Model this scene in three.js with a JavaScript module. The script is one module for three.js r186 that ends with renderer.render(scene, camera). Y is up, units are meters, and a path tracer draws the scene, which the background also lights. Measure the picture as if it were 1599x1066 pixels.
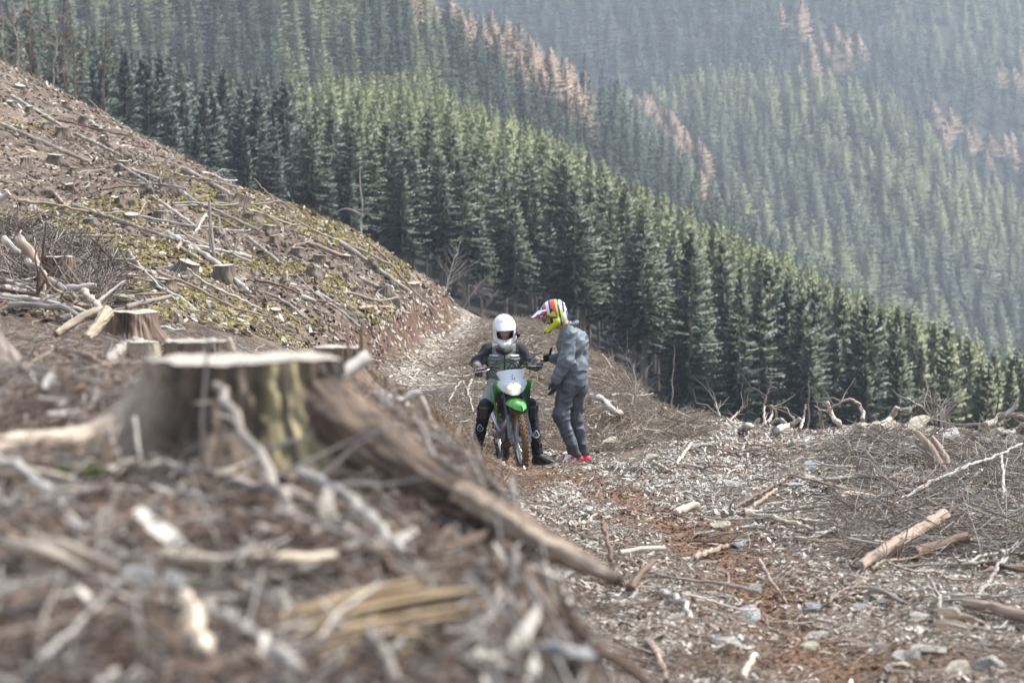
import * as THREE from 'three';
import { mergeGeometries, toCreasedNormals } from 'three/addons/utils/BufferGeometryUtils.js';
import { RoundedBoxGeometry } from 'three/addons/geometries/RoundedBoxGeometry.js';

// ---------------------------------------------------------------- camera, sky, sun, exposure
const scene = new THREE.Scene();
const EYE = 2.83, FOV = 18, F = 533 / Math.tan(FOV / 2 * Math.PI / 180), PITCH = Math.atan((533 - 330) / F);
const camera = new THREE.PerspectiveCamera(FOV, 1024 / 682, 0.3, 5000);
camera.position.set(0, EYE, 0);
camera.rotation.x = -PITCH;
camera.focus = 24.2; camera.userData.fStop = 3.0;

const SUN = new THREE.Vector3(0.56, 0.78, -0.24).normalize();
const sun = new THREE.DirectionalLight(new THREE.Color(1, 0.96, 0.9), 4.9);
sun.position.copy(SUN).multiplyScalar(400); sun.target.position.set(0, 0, -30);
sun.castShadow = true; sun.shadow.radius = 4; sun.shadow.mapSize.set(2048, 2048);
Object.assign(sun.shadow.camera, { left: -120, right: 120, top: 120, bottom: -120, near: 1, far: 900 });
scene.add(sun, sun.target);
{ // thin bright cloud everywhere, a little blue overhead, a wide soft glow round the sun
  const W = 256, H = 128, d = new Float32Array(W * H * 4);
  for (let j = 0; j < H; j++) for (let i = 0; i < W; i++) {
    const up = ((j + 0.5) / H - 0.5) * Math.PI, az = ((i + 0.5) / W - 0.5) * 2 * Math.PI;
    const v = [Math.cos(az) * Math.cos(up), Math.sin(up), Math.sin(az) * Math.cos(up)];
    const c = Math.max(0, v[0] * SUN.x + v[1] * SUN.y + v[2] * SUN.z), y = Math.max(0, v[1]);
    const glow = 0.5 * Math.pow(c, 6) + 0.9 * Math.pow(c, 40), k = Math.pow(1 - y, 2), o = (j * W + i) * 4;
    const dim = v[1] < 0 ? 0.35 : 1;
    d[o] = (0.46 + 0.12 * k + glow) * dim; d[o + 1] = (0.55 + 0.09 * k + glow * 0.96) * dim; d[o + 2] = (0.74 + 0.03 * k + glow * 0.88) * dim; d[o + 3] = 1;
  }
  const t = new THREE.DataTexture(d, W, H, THREE.RGBAFormat, THREE.FloatType);
  t.mapping = THREE.EquirectangularReflectionMapping; t.magFilter = THREE.LinearFilter; t.needsUpdate = true;
  scene.background = t; scene.environment = t;
}
scene.fog = new THREE.FogExp2(new THREE.Color(0.80, 0.90, 1.0), 0.00026);
const renderer = new THREE.WebGLRenderer({ antialias: true });
renderer.setSize(1024, 682);
renderer.toneMapping = THREE.LinearToneMapping;
renderer.toneMappingExposure = 1.8;
renderer.shadowMap.enabled = true;

// ---------------------------------------------------------------- helpers
const V = (x, y, z) => new THREE.Vector3(x, y, z);
function rng(seed) { let s = seed >>> 0; return () => { s = (s + 0x6d2b79f5) | 0; let t = Math.imul(s ^ (s >>> 15), 1 | s); t = (t + Math.imul(t ^ (t >>> 7), 61 | t)) ^ t; return ((t ^ (t >>> 14)) >>> 0) / 4294967296; }; }
const clamp = (x, a = 0, b = 1) => Math.min(b, Math.max(a, x)), lerp = (a, b, t) => a + (b - a) * t;
const smooth = (a, b, x) => { const t = clamp((x - a) / (b - a)); return t * t * (3 - 2 * t); };
const mix3 = (a, b, t) => [lerp(a[0], b[0], t), lerp(a[1], b[1], t), lerp(a[2], b[2], t)];
function hash(x, y, z = 0) { let h = Math.imul(x | 0, 374761393) ^ Math.imul(y | 0, 668265263) ^ Math.imul(z | 0, 2147483647 - 60493); h = Math.imul(h ^ (h >>> 13), 1274126177); h ^= h >>> 16; h = Math.imul(h, 2246822519); return ((h ^ (h >>> 15)) >>> 0) / 4294967296; }
function noise2(x, y, per = 0, s = 0) {
  const x0 = Math.floor(x), y0 = Math.floor(y), fx = x - x0, fy = y - y0, u = fx * fx * (3 - 2 * fx), v = fy * fy * (3 - 2 * fy);
  const w = (i) => per ? ((i % per) + per) % per : i;
  const a = hash(w(x0), w(y0), s), b = hash(w(x0 + 1), w(y0), s), c = hash(w(x0), w(y0 + 1), s), d = hash(w(x0 + 1), w(y0 + 1), s);
  return lerp(lerp(a, b, u), lerp(c, d, u), v);
}
const fbm = (x, y, oct = 4, s = 0) => { let r = 0, a = 0.5, n = 0; for (let i = 0; i < oct; i++) { r += a * noise2(x, y, 0, s + i); n += a; a *= 0.5; x *= 2.03; y *= 2.03; } return r / n; };
function noise3(x, y, z, s = 0) {
  const z0 = Math.floor(z), f = z - z0, w = f * f * (3 - 2 * f);
  return lerp(noise2(x + z0 * 17.3, y - z0 * 9.1, 0, s), noise2(x + (z0 + 1) * 17.3, y - (z0 + 1) * 9.1, 0, s), w);
}
function interp(table, x, k = 1) { // piecewise smooth table [[x, y..], ...]
  if (x <= table[0][0]) return table[0][k];
  for (let i = 1; i < table.length; i++) if (x <= table[i][0]) { const t = (x - table[i - 1][0]) / (table[i][0] - table[i - 1][0]); return lerp(table[i - 1][k], table[i][k], t); }
  return table[table.length - 1][k];
}
// a line of sight given in the photograph's coordinates, followed to the distance D in front of the camera
const CP = Math.cos(PITCH), SP = Math.sin(PITCH);
function P(px, py, D) { const x = (px - 799.5) / F, y = (533 - py) / F; const dy = y * CP - SP, dz = CP + y * SP; return V(x / dz * D, EYE + dy / dz * D, -D); }

const used = {};
function named(n) { const k = used[n] = (used[n] ?? -1) + 1; return k ? n + '_' + String(k).padStart(3, '0') : n; }
function shade(o) { o.castShadow = true; o.receiveShadow = true; return o; }
function tag(o, label, category, group, kind) { if (label) o.userData.label = label; if (category) o.userData.category = category; if (group) o.userData.group = group; if (kind) o.userData.kind = kind; return o; }
function thing(name, label, category, pos, group) { const g = new THREE.Group(); g.name = named(name); if (pos) g.position.copy(pos); scene.add(g); return tag(g, label, category, group); }
function part(name, geo, mat, parent, label) { const m = shade(new THREE.Mesh(geo, mat)); m.name = name; (parent ?? scene).add(m); if (!parent || parent === scene) m.name = named(name); if (label) m.userData.label = label; return m; }
function solo(name, geo, mat, label, category, group) { const m = part(name, geo, mat, scene); return tag(m, label, category, group); }
const merge = (list) => { const l = list.filter(Boolean).map((g) => g.index ? g.toNonIndexed() : g); const names = Object.keys(l[0].attributes).filter((k) => l.every((g) => g.attributes[k])); for (const g of l) for (const k of Object.keys(g.attributes)) if (!names.includes(k)) g.deleteAttribute(k); return mergeGeometries(l); };

function tex(size, fn, srgb = false, h = size) { // tileable pattern: fn(u, v) -> grey or [r, g, b] in 0..1
  const d = new Uint8Array(size * h * 4);
  for (let j = 0; j < h; j++) for (let i = 0; i < size; i++) { const c = fn(i / size, j / h), o = (j * size + i) * 4; for (let k = 0; k < 3; k++) d[o + k] = clamp(Array.isArray(c) ? c[k] : c) * 255; d[o + 3] = 255; }
  const t = new THREE.DataTexture(d, size, h); t.wrapS = t.wrapT = THREE.RepeatWrapping; t.magFilter = THREE.LinearFilter; t.minFilter = THREE.LinearMipmapLinearFilter; t.generateMipmaps = true; t.needsUpdate = true;
  if (srgb) t.colorSpace = THREE.SRGBColorSpace;
  return t;
}
const tfbm = (u, v, p, oct, s = 0, ax = 1, ay = 1) => { let r = 0, a = 0.5, n = 0; for (let i = 0; i < oct; i++) { r += a * noise2(u * p * ax, v * p * ay, 0, s + i); n += a; a *= 0.55; p *= 2; } return r / n; };
// wrap-around version
const wfbm = (u, v, p, oct, s = 0) => { let r = 0, a = 0.5, n = 0; for (let i = 0; i < oct; i++) { r += a * noise2(u * p, v * p, p, s + i); n += a; a *= 0.58; p *= 2; } return r / n; };
function rep(t, x, y) { const c = t.clone(); c.repeat.set(x, y); c.needsUpdate = true; return c; }
const std = (o) => new THREE.MeshStandardMaterial({ roughness: 0.9, ...o });
const rgb = (r, g, b) => new THREE.Color().setRGB(r, g, b);

// thin-plate spline through scattered points [u, v, h]
function spline(pts) {
  const n = pts.length, m = n + 3, A = Array.from({ length: m }, () => new Float64Array(m + 1)), phi = (r2) => r2 < 1e-12 ? 0 : 0.5 * r2 * Math.log(r2);
  for (let i = 0; i < n; i++) {
    for (let j = 0; j < n; j++) A[i][j] = phi((pts[i][0] - pts[j][0]) ** 2 + (pts[i][1] - pts[j][1]) ** 2);
    A[i][i] += 0.01;
    A[i][n] = A[n][i] = 1; A[i][n + 1] = A[n + 1][i] = pts[i][0]; A[i][n + 2] = A[n + 2][i] = pts[i][1]; A[i][m] = pts[i][2];
  }
  for (let c = 0; c < m; c++) {
    let p = c; for (let r = c + 1; r < m; r++) if (Math.abs(A[r][c]) > Math.abs(A[p][c])) p = r;
    [A[c], A[p]] = [A[p], A[c]];
    for (let r = 0; r < m; r++) if (r !== c) { const f = A[r][c] / A[c][c]; if (f) for (let k = c; k <= m; k++) A[r][k] -= f * A[c][k]; }
  }
  const w = A.map((row, i) => row[m] / row[i]);
  return (u, v) => { let s = w[n] + w[n + 1] * u + w[n + 2] * v; for (let i = 0; i < n; i++) s += w[i] * phi((u - pts[i][0]) ** 2 + (v - pts[i][1]) ** 2); return s; };
}
// ---------------------------------------------------------------- the near ground: bank, track, landing and felled hillside
const BY_SIGHT = [ // photograph x, y and distance
  [1050, 1066, 9.3], [1300, 1066, 9.3], [1599, 1066, 9.3], [1900, 1066, 9.3],
  [1050, 930, 12.2], [1300, 930, 12.4], [1599, 930, 12.6], [950, 850, 15], [1200, 850, 15.2], [1599, 850, 15.5],
  [900, 782, 18.3], [1200, 782, 18.8], [1599, 787, 18.8], [812, 728, 24], [890, 718, 24.4], [1000, 712, 25], [1200, 725, 24], [1599, 737, 23], [1900, 740, 23],
  [785, 714, 25.4], [745, 700, 25.3],
  [1045, 656, 31.5], [1130, 670, 31], [1250, 690, 30], [1400, 684, 30], [1500, 684, 29.5], [1599, 690, 29], [1800, 680, 29], [2200, 690, 29],
  [740, 496, 47], [830, 516, 45], [900, 562, 42], [960, 605, 39], [1020, 638, 36],
  [750, 600, 32], [850, 625, 31], [920, 660, 29.5], [700, 590, 33], [600, 592, 32.5], [650, 558, 38], [720, 508, 46],
  [62, 160, 75], [200, 228, 70], [350, 308, 64], [480, 378, 58], [600, 423, 54], [690, 468, 50], [-100, 85, 80], [-400, -60, 95],
  [0, 400, 32], [100, 300, 45], [200, 400, 36], [300, 480, 26], [400, 440, 38], [450, 520, 30], [540, 535, 33], [640, 505, 40], [700, 488, 46], [-200, 250, 42], [-200, 420, 25],
  [645, 545, 39.5], [575, 580, 32.5], [700, 525, 44.5],
  [0, 600, 9], [200, 592, 9], [100, 545, 13], [300, 560, 12], [200, 525, 16], [0, 480, 18], [-200, 560, 12], [-200, 480, 18],
  [430, 590, 10.5], [540, 600, 12], [640, 655, 15.5], [715, 695, 18.3], [768, 745, 20.5], [820, 790, 17.6],
  [150, 700, 5.2], [600, 765, 5.0], [380, 720, 5.2], [380, 640, 6.6], [560, 660, 6.6],
  [0, 1066, 3.2], [400, 1066, 3.3], [750, 1066, 3.5], [0, 800, 4.3], [400, 860, 4.2], [700, 930, 4.2], [-300, 800, 4.3], [-300, 1066, 3.2], [880, 950, 4.3],
];
const BY_HEIGHT = [ // photograph x, distance, height
  [1250, 4, 1.15], [1599, 4, 1.0], [1599, 6.5, 0.92], [1150, 6.5, 0.92], [1060, 5, 1.25], [1900, 5, 1], [2300, 5, 1], [2300, 12, 0.62],
  [760, 10, 1.5], [900, 10, 0.85], [800, 13.5, 0.95], [880, 13.5, 0.6], [780, 6.6, 1.95], [900, 6.6, 1.45],
  [0, 1.6, 2.05], [800, 1.6, 2.0], [1500, 1.6, 1.1], [-500, 1.6, 2.1], [2000, 1.6, 1.1], [-800, 5, 2.4], [-800, 20, 4],
  [1045, 36, -1.6], [1200, 36, -2.2], [1400, 36, -2.2], [1599, 36, -2.2], [2200, 36, -2.2], [1045, 48, -5], [1300, 48, -6.5], [1599, 48, -6.5], [2200, 48, -6.5], [830, 56, -2.5], [960, 48, -3], [740, 58, -0.8],
  [690, 62, -2], [600, 66, -2], [350, 80, 0.5], [62, 95, 3.2], [-300, 120, 8], [1300, 90, -14], [1800, 90, -14], [830, 90, -8], [500, 100, -5], [100, 120, 0],
];
const KA = 12, KL = 2.2, land = spline([
  ...BY_SIGHT.map(([px, py, D]) => { const p = P(px, py, D); return [p.x / D * KA, Math.log(D) * KL, p.y]; }),
  ...BY_HEIGHT.map(([px, D, h]) => [(px - 799.5) / F * KA, Math.log(D) * KL, h])]);
const TRACK = [[1.55, 9], [1.45, 10.5], [1.4, 12.5], [1.35, 15], [1.25, 17.5], [0.85, 20.5], [0.35, 23], [0.0, 25], [-0.45, 27.5], [-1.2, 31], [-1.7, 35], [-1.5, 40], [-1.0, 46], [-1.0, 52]].map(([x, d]) => [d, x]);
const cutX = (D) => interp([[29, -2.6], [33, -2.3], [40, -1.85], [46, -1.4], [52, -1.4]], D);
const trackX = (D) => interp(TRACK, D);
function ground(X, Z) { // height of the ground at a place
  const D = Math.max(1.2, -Z), a = clamp(X / D, -0.62, 0.62);
  let h = land(a * KA, Math.log(D) * KL);
  const s = 0.6 + Math.min(1.4, D / 25);
  h += (fbm(X * 1.1 + 40, Z * 1.1, 4, 3) - 0.5) * 0.16 * s + (fbm(X * 5, Z * 5, 3, 9) - 0.5) * 0.055;
  if (D < 9 && X < 0.6) h += (fbm(X * 2.4 + 7, Z * 2.4, 3, 17) - 0.5) * 0.24 * smooth(9, 7, D) * smooth(0.6, 0.2, X) * smooth(0.25, 0.8, Math.hypot(X + 0.64, Z + 5.2));
  if (D > 29 && D < 52) h += 0.42 * smooth(cutX(D) + 0.12, cutX(D) - 0.16, X + 0.25 * (fbm(Z * 1.3, 2, 3, 8) - 0.5)) * smooth(29, 34, D) * smooth(52, 46, D);
  const dx = Math.abs(X - trackX(D));
  if (D > 8 && D < 27) h -= 0.07 * Math.exp(-((dx / 0.3) ** 2)) ;
  return h;
}
const on = (X, Z, up = 0) => V(X, ground(X, Z) + up, Z);
function hit(px, py, from = 2.2) { // where a line of sight meets the near ground
  let D = from, last = D;
  while (D < 110) { const p = P(px, py, D); if (p.y < ground(p.x, p.z)) break; last = D; D *= 1.012; }
  for (let i = 0; i < 12; i++) { const m = (last + D) / 2, p = P(px, py, m); if (p.y < ground(p.x, p.z)) D = m; else last = m; }
  if (D > 40 && px > 1040) D = 29.6; // just over the edge of the landing
  const p = P(px, py, D); p.y = ground(p.x, p.z); return p;
}
const isHill = (X, D) => { // 0 on the landing and the bank, 1 on the felled hillside
  const edge = interp([[10, -9], [15, -3.5], [22, -3.2], [28, -2.4], [33, -2.3], [40, -2.1], [46, -1.5], [56, -1.2]], D);
  return smooth(edge + 0.5, edge - 0.4, X) * smooth(13, 18, D);
};
function soilAt(X, D, Z = -D) {
  const n = fbm(X * 0.9, Z * 0.9, 4, 21), n2 = fbm(X * 3.1, Z * 3.1, 3, 31), n3 = fbm(X * 0.35 + 9, Z * 0.35, 3, 51);
  let c = mix3([0.058, 0.039, 0.03], [0.14, 0.105, 0.08], smooth(0.3, 0.7, n2));
  const orange = Math.max(Math.exp(-(((X - trackX(D)) / (0.32 + 0.25 * n)) ** 2)) * (D > 7 && D < 27 ? 1 : 0), 0.75 * smooth(0.58, 0.68, n) * (X > -0.4 ? 1 : 0.4));
  c = mix3(c, mix3([0.13, 0.07, 0.038], [0.185, 0.108, 0.06], n2), clamp(orange));
  const back = smooth(26, 29, D) * (1 - isHill(X, D));
  c = mix3(c, mix3([0.17, 0.14, 0.11], [0.24, 0.2, 0.155], n2), back * 0.8); c = mix3(c, [0.3, 0.265, 0.22], Math.exp(-(((X - trackX(D)) / 0.55) ** 2)) * smooth(28, 32, D) * 0.8);
  const hill = isHill(X, D);
  if (hill > 0) {
    let k = mix3([0.1, 0.072, 0.053], [0.215, 0.165, 0.125], smooth(0.3, 0.7, n2 * 0.6 + n * 0.4));
    const moss = smooth(0.42, 0.56, fbm(X * 0.55 + 3, Z * 0.3, 4, 71)) * smooth(0.3, 0.55, n2) * smooth(52, 38, D);
    k = mix3(k, mix3([0.17, 0.14, 0.05], [0.27, 0.215, 0.085], n2), moss * 0.85);
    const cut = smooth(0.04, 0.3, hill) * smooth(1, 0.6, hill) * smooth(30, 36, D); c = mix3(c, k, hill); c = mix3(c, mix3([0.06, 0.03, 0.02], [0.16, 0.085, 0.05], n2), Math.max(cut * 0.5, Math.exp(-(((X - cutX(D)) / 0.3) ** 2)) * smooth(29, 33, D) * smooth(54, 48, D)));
  }
  return c;
}
const soilBump = tex(512, (u, v) => { const a = wfbm(u, v, 8, 6, 1), b = wfbm(u, v, 40, 3, 7); return a * 0.55 + b * 0.45; });
const soilTint = tex(512, (u, v) => { const a = wfbm(u, v, 16, 5, 3), b = wfbm(u, v, 64, 2, 5); const s = 0.5 + 0.85 * (a - 0.4) + 0.5 * (b - 0.5); return [s, s * 0.985, s * 0.96]; });
function gridMesh(nu, nv, at, colour) {
  const pos = new Float32Array(nu * nv * 3), col = new Float32Array(nu * nv * 3), uv = new Float32Array(nu * nv * 2), idx = [];
  for (let j = 0; j < nv; j++) for (let i = 0; i < nu; i++) {
    const p = at(i / (nu - 1), j / (nv - 1)), o = j * nu + i; pos.set([p.x, p.y, p.z], o * 3); uv.set([p.x, -p.z], o * 2); col.set(colour(p, i / (nu - 1), j / (nv - 1)), o * 3);
    if (i && j) { const a = o - nu - 1, b = o - nu, c = o - 1; idx.push(a, b, c, b, o, c); }
  }
  const g = new THREE.BufferGeometry();
  g.setAttribute('position', new THREE.BufferAttribute(pos, 3)); g.setAttribute('color', new THREE.BufferAttribute(col, 3)); g.setAttribute('uv', new THREE.BufferAttribute(uv, 2)); g.setIndex(idx); g.computeVertexNormals();
  return g;
}
const soilMat = std({ vertexColors: true, map: rep(soilTint, 0.9, 0.9), bumpMap: rep(soilBump, 1.3, 1.3), bumpScale: 0.05, roughness: 0.97, color: rgb(1.7, 1.7, 1.7) });
{
  const L0 = Math.log(1.3), L1 = Math.log(118);
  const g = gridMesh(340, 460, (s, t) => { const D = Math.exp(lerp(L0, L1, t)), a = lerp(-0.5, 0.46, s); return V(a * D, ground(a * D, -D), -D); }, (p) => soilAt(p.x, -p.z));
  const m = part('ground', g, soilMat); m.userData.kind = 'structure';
}
// ---------------------------------------------------------------- wooded slopes beyond the valley
// every slope: photograph x -> [y, D] along its foot and along its crest (ground), bulge, then how it is planted
const SLOPES = [
  { name: 'near_hillside', foot: [[-400, 70, 205], [60, 275, 195], [300, 385, 182], [560, 458, 172], [700, 505, 166], [850, 552, 160], [1000, 640, 154], [1100, 695, 150], [1300, 790, 146], [1599, 880, 142], [2100, 960, 140]],
    crest: [[-400, 47, 470], [60, 167, 460], [260, 159, 455], [480, 187, 450], [640, 169, 440], [800, 241, 430], [900, 293, 420], [1000, 357, 410], [1100, 414, 395], [1250, 489, 375], [1400, 567, 355], [1500, 627, 340], [1599, 687, 330], [2100, 887, 310]], step: 3.7, row: 4.7, tall: 11, roll: 5 },
  { name: 'spur_hillside', foot: [[-400, 130, 500], [300, 180, 500], [640, 190, 500], [800, 270, 500], [1000, 400, 500], [1200, 520, 500], [1599, 760, 500], [2000, 920, 500]],
    crest: [[-400, -200, 640], [300, -130, 635], [560, -40, 630], [700, 50, 625], [790, 90, 620], [860, 135, 615], [960, 205, 610], [1010, 265, 605], [1090, 332, 600], [1200, 430, 590], [1400, 580, 580], [1599, 740, 570], [2000, 900, 560]], step: 5.4, row: 7, tall: 14, roll: 4 },
  { name: 'middle_hillside', foot: [[500, 300, 680], [800, 340, 680], [1000, 420, 680], [1200, 520, 680], [1400, 620, 680], [1599, 700, 680], [2100, 820, 680]],
    crest: [[500, 165, 1060], [800, 210, 1060], [900, 205, 1060], [1000, 180, 1055], [1130, 145, 1050], [1300, 157, 1040], [1400, 195, 1035], [1500, 285, 1030], [1599, 345, 1020], [2100, 505, 1000]], step: 7.6, row: 12, tall: 15.5, roll: 26 },
  { name: 'far_hillside', foot: [[300, 230, 1150], [800, 220, 1150], [1100, 180, 1150], [1400, 220, 1150], [1599, 370, 1150], [2100, 500, 1150]],
    crest: [[300, -330, 1700], [800, -270, 1700], [1200, -230, 1720], [1599, -190, 1740], [2100, -120, 1750]], step: 10, row: 17, tall: 20, roll: 40 },
];
function slopePoint(s, px, t) {
  const f = (k) => lerp(interp(s.foot, px, k), interp(s.crest, px, k), t);
  if (t <= 1) { const p = P(px, f(1), f(2)); p.y += Math.sin(Math.PI * clamp(t)) * (interp(s.crest, px, 2) - interp(s.foot, px, 2)) * 0.02 + (fbm(p.x * 0.35 / s.step ** 1.6, p.z * 0.35 / s.step ** 1.6, 3, 5) - 0.5) * s.roll * Math.sin(Math.PI * clamp(t)); return p; }
  const c = P(px, interp(s.crest, px, 1), interp(s.crest, px, 2)), over = (t - 1) * (interp(s.crest, px, 2) - interp(s.foot, px, 2));
  return P(px, interp(s.crest, px, 1), -c.z + over).setY(c.y - over * 0.22 - over * over * 0.002);
}
const floorMat = std({ vertexColors: true, map: rep(soilTint, 0.1, 0.1), roughness: 1, color: rgb(1.6, 1.6, 1.6) });
for (const s of SLOPES) {
  const x0 = s.foot[0][0], x1 = s.foot[s.foot.length - 1][0];
  const g = gridMesh(90, 46, (i, j) => slopePoint(s, lerp(x0, x1, i), lerp(-0.25, 1.5, j)), () => [0.018, 0.016, 0.011]);
  part(s.name, g, floorMat).userData.kind = 'structure';
}
{ const g = new THREE.PlaneGeometry(1300, 1900); g.rotateX(-Math.PI / 2); g.translate(0, -95, -900); const c = new Float32Array(12).fill(0.05); g.setAttribute('color', new THREE.BufferAttribute(c, 3)); part('valley_floor', g, floorMat).userData.kind = 'structure'; }

// a conifer: whorls of drooping boughs, every bough a spine fringed with small hanging sprays
function conifer(seed, { H = 13, R = 2.3, bare = 0.06, whorls = 34, per = 7, sprays = 9, sag = 0.5, size = 1, tint = [1, 1, 1], thin = 0 }) {
  const r = rng(seed), pos = [], nor = [], col = [], up = V(0, 1, 0);
  const tri = (a, b, c, n, k) => { for (const p of [a, b, c]) { pos.push(p.x, p.y, p.z); nor.push(n.x, n.y, n.z); col.push(tint[0] * k[0], tint[1] * k[1], tint[2] * k[2]); } };
  for (let w = 0; w < whorls; w++) {
    const f = (w + r() * 0.9) / whorls, Y = H * (bare + (1 - bare) * f), prof = Math.pow(1 - f, 0.86) * (f < 0.12 ? 0.76 + f * 2 : 1);
    const n = Math.max(4, Math.round(per * (0.55 + 0.45 * (1 - f))));
    for (let b = 0; b < n; b++) {
      if (r() < thin) continue;
      const az = (b + r() * 0.9) / n * 6.283 + w * 2.4, len = R * prof * (0.5 + 0.72 * r()) + 0.16, y = Y + (r() - 0.5) * H * 0.055, lift = lerp(-sag, 0.55, f * f) + (r() - 0.5) * 0.3;
      const d = V(Math.cos(az), 0, Math.sin(az)), side = V(-d.z, 0, d.x), bright = 0.82 + 0.34 * r();
      const spine = (t) => V(d.x * len * t, y + len * (lift * t + 0.28 * t * t * (sag + 0.2)), d.z * len * t);
      const m = Math.max(3, Math.round(sprays * (0.45 + 0.55 * prof)));
      for (let k = 0; k < m; k++) {
        const t = 0.14 + 0.86 * (k + r() * 0.7) / m, p = spine(t), sgn = (k & 1) ? 1 : -1, L = (0.15 + 0.21 * r()) * size * (0.7 + 0.5 * (1 - t)) * (0.6 + 0.6 * prof), hang = 0.25 + 0.6 * r();
        const q = p.clone().addScaledVector(side, sgn * L * 1.15).addScaledVector(d, L * (0.5 + 0.5 * r())).addScaledVector(up, -L * hang);
        const e = spine(Math.min(1.12, t + 0.22 / Math.max(0.3, len) + 0.08));
        const nn = V(d.x * 0.8, 0.75, d.z * 0.8).addScaledVector(side, sgn * 0.25).add(V(r() - 0.5, r() - 0.5, r() - 0.5).multiplyScalar(0.5)).normalize();
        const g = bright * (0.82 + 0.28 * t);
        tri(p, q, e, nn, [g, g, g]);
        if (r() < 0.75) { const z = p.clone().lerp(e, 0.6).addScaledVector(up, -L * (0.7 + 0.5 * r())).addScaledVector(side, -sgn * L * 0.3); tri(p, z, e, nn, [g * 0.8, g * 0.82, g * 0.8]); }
      }
    }
  }
  { const top = V(0, H * 1.03, 0); for (let k = 0; k < 4; k++) { const a = k * 1.6; tri(V(Math.cos(a) * 0.07, H * 0.93, Math.sin(a) * 0.07), V(Math.cos(a + 1.6) * 0.07, H * 0.93, Math.sin(a + 1.6) * 0.07), top, V(Math.cos(a), 0.5, Math.sin(a)).normalize(), [1.2, 1.1, 0.9]); } }
  const g = new THREE.BufferGeometry();
  g.setAttribute('position', new THREE.Float32BufferAttribute(pos, 3)); g.setAttribute('normal', new THREE.Float32BufferAttribute(nor, 3)); g.setAttribute('color', new THREE.Float32BufferAttribute(col, 3));
  return g;
}
function pole(H, r0, r1, seed, sides = 7, segs = 8, wob = 0.05) {
  const r = rng(seed), pts = []; for (let i = 0; i <= segs; i++) pts.push(V((r() - 0.5) * wob * i, H * i / segs, (r() - 0.5) * wob * i));
  return tube(pts, (t) => lerp(r0, r1, t), sides);
}
// a tapered tube along points, closed at both ends, u round it and v along it in metres
function tube(pts, rad, sides = 8, rough = 0, seed = 1, cap = true) {
  const n = pts.length, pos = [], uv = [], idx = [], T = V(), N = V(0, 1, 0.01), B = V(); let len = 0;
  for (let i = 0; i < n; i++) {
    T.subVectors(pts[Math.min(n - 1, i + 1)], pts[Math.max(0, i - 1)]).normalize();
    if (i === 0) N.set(Math.abs(T.y) > 0.9 ? 1 : 0, Math.abs(T.y) > 0.9 ? 0 : 1, 0.01);
    N.addScaledVector(T, -N.dot(T)).normalize(); B.crossVectors(T, N);
    if (i) len += pts[i].distanceTo(pts[i - 1]);
    const R = rad(i / (n - 1));
    for (let k = 0; k <= sides; k++) {
      const a = k / sides * 6.28319, q = R * (1 + (rough ? (noise2(k % sides * 1.7, i * 1.3, 0, seed) - 0.5) * 2 * rough : 0));
      pos.push(pts[i].x + (N.x * Math.cos(a) + B.x * Math.sin(a)) * q, pts[i].y + (N.y * Math.cos(a) + B.y * Math.sin(a)) * q, pts[i].z + (N.z * Math.cos(a) + B.z * Math.sin(a)) * q);
      uv.push(k / sides * Math.max(0.02, R) * 6.28, len);
    }
  }
  const w = sides + 1;
  for (let i = 0; i < n - 1; i++) for (let k = 0; k < sides; k++) { const a = i * w + k; idx.push(a, a + 1, a + w, a + 1, a + w + 1, a + w); }
  if (cap) for (const e of [0, n - 1]) { const c = pos.length / 3; pos.push(pts[e].x, pts[e].y, pts[e].z); uv.push(0, 0); for (let k = 0; k < sides; k++) e ? idx.push(c, e * w + k + 0, e * w + k + 1) : idx.push(c, k + 1, k); }
  const g = new THREE.BufferGeometry();
  g.setAttribute('position', new THREE.Float32BufferAttribute(pos, 3)); g.setAttribute('uv', new THREE.Float32BufferAttribute(uv, 2)); g.setIndex(idx); g.computeVertexNormals();
  return g;
}
const barkTex = tex(256, (u, v) => { const a = wfbm(u, v, 4, 5, 2), s = noise2(u * 32 + 3 * a, v * 6, 0, 4); return 0.25 + 0.5 * s + 0.4 * (a - 0.4); });
const crownMat = new THREE.MeshPhysicalMaterial({ vertexColors: true, color: rgb(0.142, 0.164, 0.104), roughness: 1, side: THREE.DoubleSide, transmission: 0.45, thickness: 0, specularIntensity: 0.4 });
const crowns = [[0.066, 0.086, 0.065], [0.104, 0.124, 0.078], [0.146, 0.166, 0.098], [0.22, 0.235, 0.126]].map((c) => { const m = crownMat.clone(); m.color = rgb(...c); return m; });  // one needle material from shaded to sunlit, the light put into its colour
const trunkMat = std({ color: rgb(0.2, 0.17, 0.13), bumpMap: rep(barkTex, 3, 0.5), bumpScale: 0.02 });
const larchMat = std({ vertexColors: true, color: rgb(0.46, 0.33, 0.245), roughness: 0.9, side: THREE.DoubleSide });

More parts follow.
